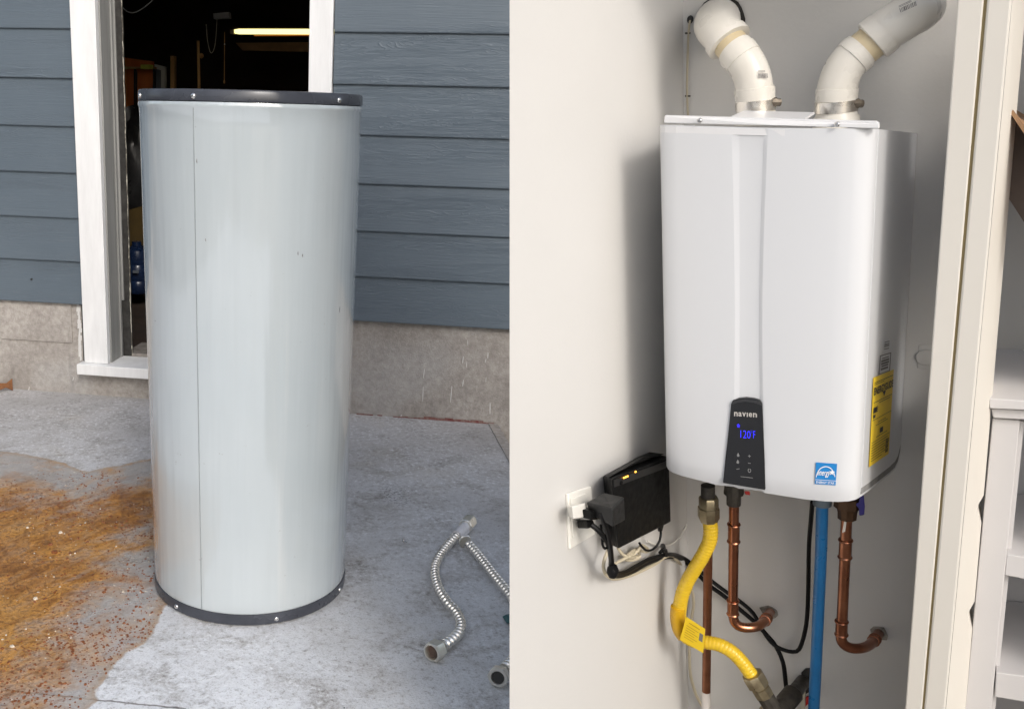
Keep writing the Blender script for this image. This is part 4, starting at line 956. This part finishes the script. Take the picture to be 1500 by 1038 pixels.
def cord(name, pts, r_, m, label, cat='cable', group=None, step=.008, n=8):
    p_ = MB(); p_.tube(spline(pts, step), r_, n); return tag(p_.build(name, m, None, True), label, cat, group)
CR = .0048
cord('power_cable', [L(879, 750, .07), L(884, 762, .075), L(890, 778, .075), L(894, 800, .07), L(896, 820, .06), L(897, 833, .05), L(902, 839, .04), L(915, 838, .035), L(932, 829, .03), L(948, 820, .028), L(965, 814.5, .026), L(982, 811.5, .022), B(1002, 817, .022), B(1022, 833, .03), B(1042, 850, .03), B(1062, 865, .03), B(1085, 881, .03), B(1102, 896, .03), B(1112, 912, .03), B(1122, 930, .03), B(1133, 943, .03), B(1145, 950, .03), B(1160, 954, .03), B(1170, 951, .03), B(1177, 933, .03), B(1182, 905, .03), B(1184, 860, .03), B(1185, 800, .05), B(1188, 760, .09), B(1190, 735, .12)], CR*.92, CABLE, 'black cord that drops below the heater and hooks back up to its underside')
cord('power_cable', [L(866, 768, .05), L(876, 776, .06), L(886, 788, .066), L(892, 800, .062), L(895, 818, .052), L(896, 836, .042), L(905, 843, .034), L(925, 837, .024), L(945, 826, .018), L(965, 818, .016), L(985, 815, .014), B(1000, 820, .014), B(1018, 836, .016), B(1038, 856, .018), B(1060, 872, .018), B(1085, 893, .018), B(1105, 910, .018), B(1122, 928, .02), B(1136, 945, .024), B(1147, 970, .03), B(1151, 1000, .03), B(1154, 1030, .03), B(1156, 1070, .03)], CR, CABLE, 'black cord running down past the gas valve to the bottom edge')
cord('thin_cable', [L(965, 768, .05), L(968, 778, .05), L(966, 792, .05), L(958, 803, .045), L(948, 806, .04), L(941, 801, .035), L(936, 794, .03)], .0024, CABLE, 'thin black lead looping under the battery box')
cord('thin_cable', [L(880, 768, .06), L(882, 785, .06), L(882.5, 797, .06), L(886, 803, .06), L(891, 800, .06)], .0024, CABLE, 'thin black lead hanging in a short loop left of the battery box')
p = MB(); p.hexa([L(963, 764, .03), L(963.5, 778, .034), L(968, 777, .034), L(972.5, 760, .03)], [L(965, 765, .055), L(966, 779, .05), L(970, 778, .05), L(974, 762, .055)])
tag(p.build('cord_plug', BLACKP, bevel=.002), 'small black plug in the bottom of the battery box', 'plug')
cord('beige_cable', [L(893, 800, .03), L(888, 812, .03), L(884, 826, .03), L(886, 838, .03), L(894, 846, .03), L(905, 847, .025), L(925, 842, .02), L(945, 833, .018), L(962, 824, .018), L(975, 815, .018), L(985, 815, .016), B(1000, 830, .012), B(1010, 850, .012), B(1016, 880, .012), B(1013, 905, .014), B(1010, 930, .014), B(1010, 965, .014), B(1012, 990, .014), B(1019, 1015, .014), B(1028, 1032, .014), B(1040, 1050, .014)], .0034, BEIGE, 'beige cord that hangs behind the black cords and drops behind the yellow hose')
random.seed(3)
for (pts, lb) in ((([(905, 802), (913, 812), (925, 816), (937, 812), (930, 805), (922, 810), (915, 818), (927, 820), (938, 814)]), 'white cord tangled under the battery box, inner coil'),
                  (([(900, 826), (912, 819), (925, 812), (933, 803), (939, 806), (945, 808), (950, 805), (940, 798), (934, 806), (922, 818), (935, 818)]), 'white cord tangled under the battery box, outer coil')):
    cord('white_cable', [L(x_, y_, .02+.006*(i % 3)) for i, (x_, y_) in enumerate(pts)], .0030, BEIGE, lb)
cord('thin_cable', [L(948, 792, .012), L(960, 797, .01), L(975, 799, .008), L(990, 792, .008), L(1000, 779, .006), B(1006, 768, .006)], .0018, WHITEP, 'thin white lead arcing along the wall right of the battery box')
zt = thing('cable_clip', L(971, 810, .02), 'black cable clip holding the cords up on the wall', 'clip')
p = MB(); p.tube([L(971, 799, .012), L(972, 806, .03)], .0055, 8); p.build('nail', CABLE, zt, True)
p = MB(); p.tube([L(967, 809, .03), L(970, 805.5, .036), L(975, 805.5, .036), L(976, 813, .03)], .004, 8); p.build('saddle', CABLE, zt, True)
zt = thing('cable_tie', L(898, 840, .06), 'black cable tie bundling the cords at their lowest bend', 'cable tie')
p = MB(); p.ball(L(897.5, 836, .058), .011, .011, .015); p.build('loop', CABLE, zt, True)
p = MB(); p.tube([L(900, 832, .07), L(903, 834, .075), L(901, 829, .074)], .0042, 6); p.build('tail', CABLE, zt, True)

# ================================================================== GAS LINE AND PIPES
GO = .195
gas = thing('gas_hose', B(1040, 1000, .05), 'yellow ribbed gas hose with brass ends and a hanging tag', 'hose')
p = MB(); p.lathe(B(1037, 734, GO), UPV, [(-.02, .0135), (.035, .0135)], 16); p.build('nipple', IRON, gas, True)
p = MB(); dn = CDOWN
p.lathe(B(1038, 727, GO), dn, [(0, .012), (.001, .0175), (.004, .019), (.022, .019), (.024, .021), (.045, .021), (.049, .019), (.054, .017), (.055, .014)], 8); p.build('brass_nut', BRASS, gas, 25)
gpath = [B(1039.5, 760, GO), B(1041, 776, GO), B(1039, 793, GO), B(1030, 812, GO), B(1018, 832, GO-.005), B(1006, 853, GO-.01), B(998, 876, GO-.015), B(995, 898, GO-.02), B(996, 915, GO-.02), B(1003, 930, GO-.02), B(1016, 938, GO-.02), B(1034, 940, GO-.02), B(1054, 944, GO-.02), B(1072, 954, GO-.02), B(1087, 969, GO-.02), B(1098, 984, GO-.02), B(1104, 993, GO-.02)]
p_, r_ = ribbed(gpath, .0145, .0006, .0072); p = MB(); p.tube(p_, r_, 14); p.build('ribbed_tube', YELLOW, gas, True)
p = MB(); p.tube(spline([B(993.5, 888, GO-.014), B(992.5, 905, GO-.014), B(996, 922, GO-.012), B(1002, 931, GO-.012)], .006), .0152, 14); p.build('sleeve', m_rough('amber_sleeve', (.62, .36, .012), (.5, .28, .01), 20, .3, .05), gas, True)
ta, tb, tc, td = B(996, 936, GO+.012), B(1030, 956, GO+.004), B(1033, 921, GO+.006), B(1005, 903, GO+.012)
p = MB(); p.slab([ta, tb, B(1032, 930, GO+.006), tc, td], -CN*.0012); tg = p.build('tag', mat('yellow_tag', (.72, .50, .02), .45), gas)
ft = quadmap(ta, tb, tc, td); p = MB(); tl_ = CN*.0008
for v_ in (.2, .3, .4, .5, .6, .7): patch(p, ft, .12, .55+.15*((v_*10) % 2), v_, v_+.022, tl_)
patch(p, ft, .2, .75, .84, .87, tl_); p.build('fine_print', mat('ochre_print', (.35, .22, .02), .6), tg)
p = MB(); patch(p, ft, .76, .93, .42, .74, tl_); p.build('barcode', PRINTG, tg)
e1 = B(1101, 986, GO-.02); e2 = B(1118, 1014, GO-.025); axg = (e2-e1).normalized()
p = MB(); p.lathe(e1, axg, [(0, .0165), (.001, .021), (.004, .0225), (.028, .0225), (.030, .017), (.034, .017), (.035, .019), (.055, .019), (.058, .015)], 8); p.build('brass_nut', BRASS, gas, 25)
p = MB(); p.lathe(e1+axg*.056, axg, [(0, .0175), (.028, .0175), (.03, .0145), (.09, .0145)], 10); p.build('fitting', IRON, gas, 25)
gv = thing('gas_valve', B(1150, 1045, .08), 'dark iron gas elbow coming out of the broken wall hole', 'valve')
p = MB(); p.tube(spline([B(1130, 1040, GO-.05), B(1145, 1036, GO-.06), B(1158, 1022, .08), B(1168, 1008, .05), B(1178, 996, .0)], .006), [.0165]*200, 12) if False else p.tube([B(1132, 1044, GO-.03), B(1146, 1034, .12), B(1150, 1029, .11), B(1151, 1028, .105), B(1162, 1015, .075), B(1163, 1014, .07), B(1178, 996, .0)], [.017, .018, .018, .021, .021, .0155, .0150], 12); p.build('elbow', IRON, gv, 35)
p = MB(); p.tube([B(1122, 1034, GO-.03), B(1134, 1052, GO-.03)], .016, 10); p.build('union', BRASS, gv, True)
def copper(root, pts, r_, m=COPPER, nm='pipe', seam=()):
    p_ = MB(); p_.tube(spline(pts, .006), r_, 16); o_ = p_.build(nm, m, root, True); return o_
# thin drain pipe behind the gas hose
c1 = thing('copper_pipe', B(1035, 1040, .03), 'thin dull copper pipe straight down behind the yellow hose, white at its foot', 'pipe', 'copper pipes under the heater')
copper(c1, [B(1040, 730, .11), B(1037.5, 800, .10), B(1036, 900, .09), B(1034.5, 1012, .08)], .0093, COPPERD)
p = MB(); p.tube([B(1034.5, 1012, .08), B(1034, 1040, .08), B(1033.5, 1080, .08)], .0098, 14); p.build('painted_foot', m_plaster('white_paint_on_copper', (.68, .64, .6)), c1, True)
def run(label, x0, x1, ytop, ybend, hook, holexy, o, COPPER=COPPER):
    root = thing('copper_pipe', B(x1, ybend, .02), label, 'pipe', 'copper pipes under the heater')
    R_ = .0098
    copper(root, [B(x0, ytop, o), B(x0*.5+x1*.5, (ytop+ybend)/2, o-.01), B(x1, ybend-10, o-.02)], R_, COPPER)
    hk = [B(x1, ybend-14, o-.02)]+[B(x, y, oo) for x, y, oo in hook]
    copper(root, hk, R_*1.02, COPPER, 'elbow')
    def sleeve(a, b, k):
        d = (b-a).normalized(); p_ = MB(); l_ = (b-a).length
        p_.lathe(a, d, [(0, R_), (.0006, R_*k*1.02), (.0025, R_*k*1.10), (.0045, R_*k*1.02), (.0055, R_*k*.93), (l_-.0055, R_*k*.93), (l_-.0045, R_*k*1.02), (l_-.0025, R_*k*1.10), (l_-.0006, R_*k*1.02), (l_, R_)], 18); p_.build('coupling', COPPER, root, True)
    f_ = lambda y: x0+(x1-x0)*(y-ytop)/(ybend-ytop); oo = lambda y: o-.02*(y-ytop)/(ybend-10-ytop)
    sleeve(B(f_(ytop+54), ytop+54, oo(ytop+54)), B(f_(ytop+82), ytop+82, oo(ytop+82)), 1.22)
    sleeve(B(f_(ybend-8), ybend-30, oo(ybend-30)), B(x1, ybend-8, o-.02), 1.2)
    a, b = B(*hook[-3]), B(*hook[-2]); sleeve(a, a.lerp(b, .6), 1.16)
    return root
c2 = run('copper pipe under the display strip, hooking back into the wall', 1075.5, 1073.5, 712, 908, [(1074, 901, .15), (1075.5, 909, .15), (1081, 915.5, .148), (1090, 918.5, .143), (1101, 918.5, .135), (1111, 916, .12), (1120, 909, .085), (1125, 902, .045), (1128, 896, .002)], None, .17)
p = MB(); p.lathe(B(1075, 716, .172), dn, [(-.012, .017), (.004, .019), (.010, .019), (.012, .014), (.034, .0135), (.035, .010)], 10); p.build('adapter', IRON, c2, 30)
rv = MB(); rv.hexa([B(1090, 719, .18), B(1098, 719, .18), B(1099, 725, .18), B(1092, 724, .18)], [B(1090, 719, .16), B(1098, 719, .16), B(1099, 725, .16), B(1092, 724, .16)]); rv.build('red_handle', REDH, c2, bevel=.001)
c3 = run('copper pipe right of the blue pipe, hooking into the wall at right', 1241, 1232.5, 735, 938, [(1232, 930, .15), (1233, 938, .15), (1238, 944.5, .148), (1247, 948.5, .143), (1259, 949, .13), (1270, 946, .10), (1279, 939, .06), (1284, 932, .03), (1287, 927, .002)], None, .17, m_rough('brown_copper', (.40, .175, .10), (.24, .095, .055), 16, .34, .06, .95))
p = MB(); p.lathe(B(1242, 735, .172), dn, [(-.012, .0235), (.008, .0245), (.010, .019), (.020, .017), (.033, .0165), (.035, .010)], 10); p.build('adapter', m_rough('bronze_adapter', (.10, .055, .03), (.06, .035, .02), 40, .45, .3, .7), c3, 30)
p = MB(); p.hexa([B(1236.5, 763, .182), B(1240, 763, .182), B(1238, 778, .182), B(1233.5, 780, .182)], [B(1236.5, 763, .180), B(1240, 763, .180), B(1238, 778, .180), B(1233.5, 780, .180)]); p.build('sealing_tape', mat('white_tape', (.7, .66, .6), .6), c3)
hb = MB(); hb.hexa([B(1252, 738, .19), B(1258, 735, .19), B(1259, 728, .19), B(1265, 721, .19), B(1267, 741, .19), B(1266, 754, .19), B(1258.5, 755, .19), B(1258, 744, .19)], [B(x, y, .172) for x, y in ((1252, 738), (1258, 735), (1259, 728), (1265, 721), (1267, 741), (1266, 754), (1258.5, 755), (1258, 744))])
hb.build('blue_handle', BLUEH, c3, bevel=.002)
bp = thing('blue_pipe', B(1190, 1060, .05), 'straight blue plastic pipe from the heater down to the bottom edge', 'pipe')
p = MB(); p.tube([B(1204.5, 738, .165), B(1203, 800, .16), B(1196, 960, .145), B(1191, 1060, .135), B(1186, 1150, .13)], .0108, 18); p.build('tube', BLUEP, bp, True)
p = MB(); p.lathe(B(1205, 726, .165), dn, [(-.012, .0165), (.018, .0165), (.020, .0125)], 16); p.build('socket', m_rough('grey_blue_plastic', (.11, .14, .17), (.09, .115, .14), 20, .4), bp, True)
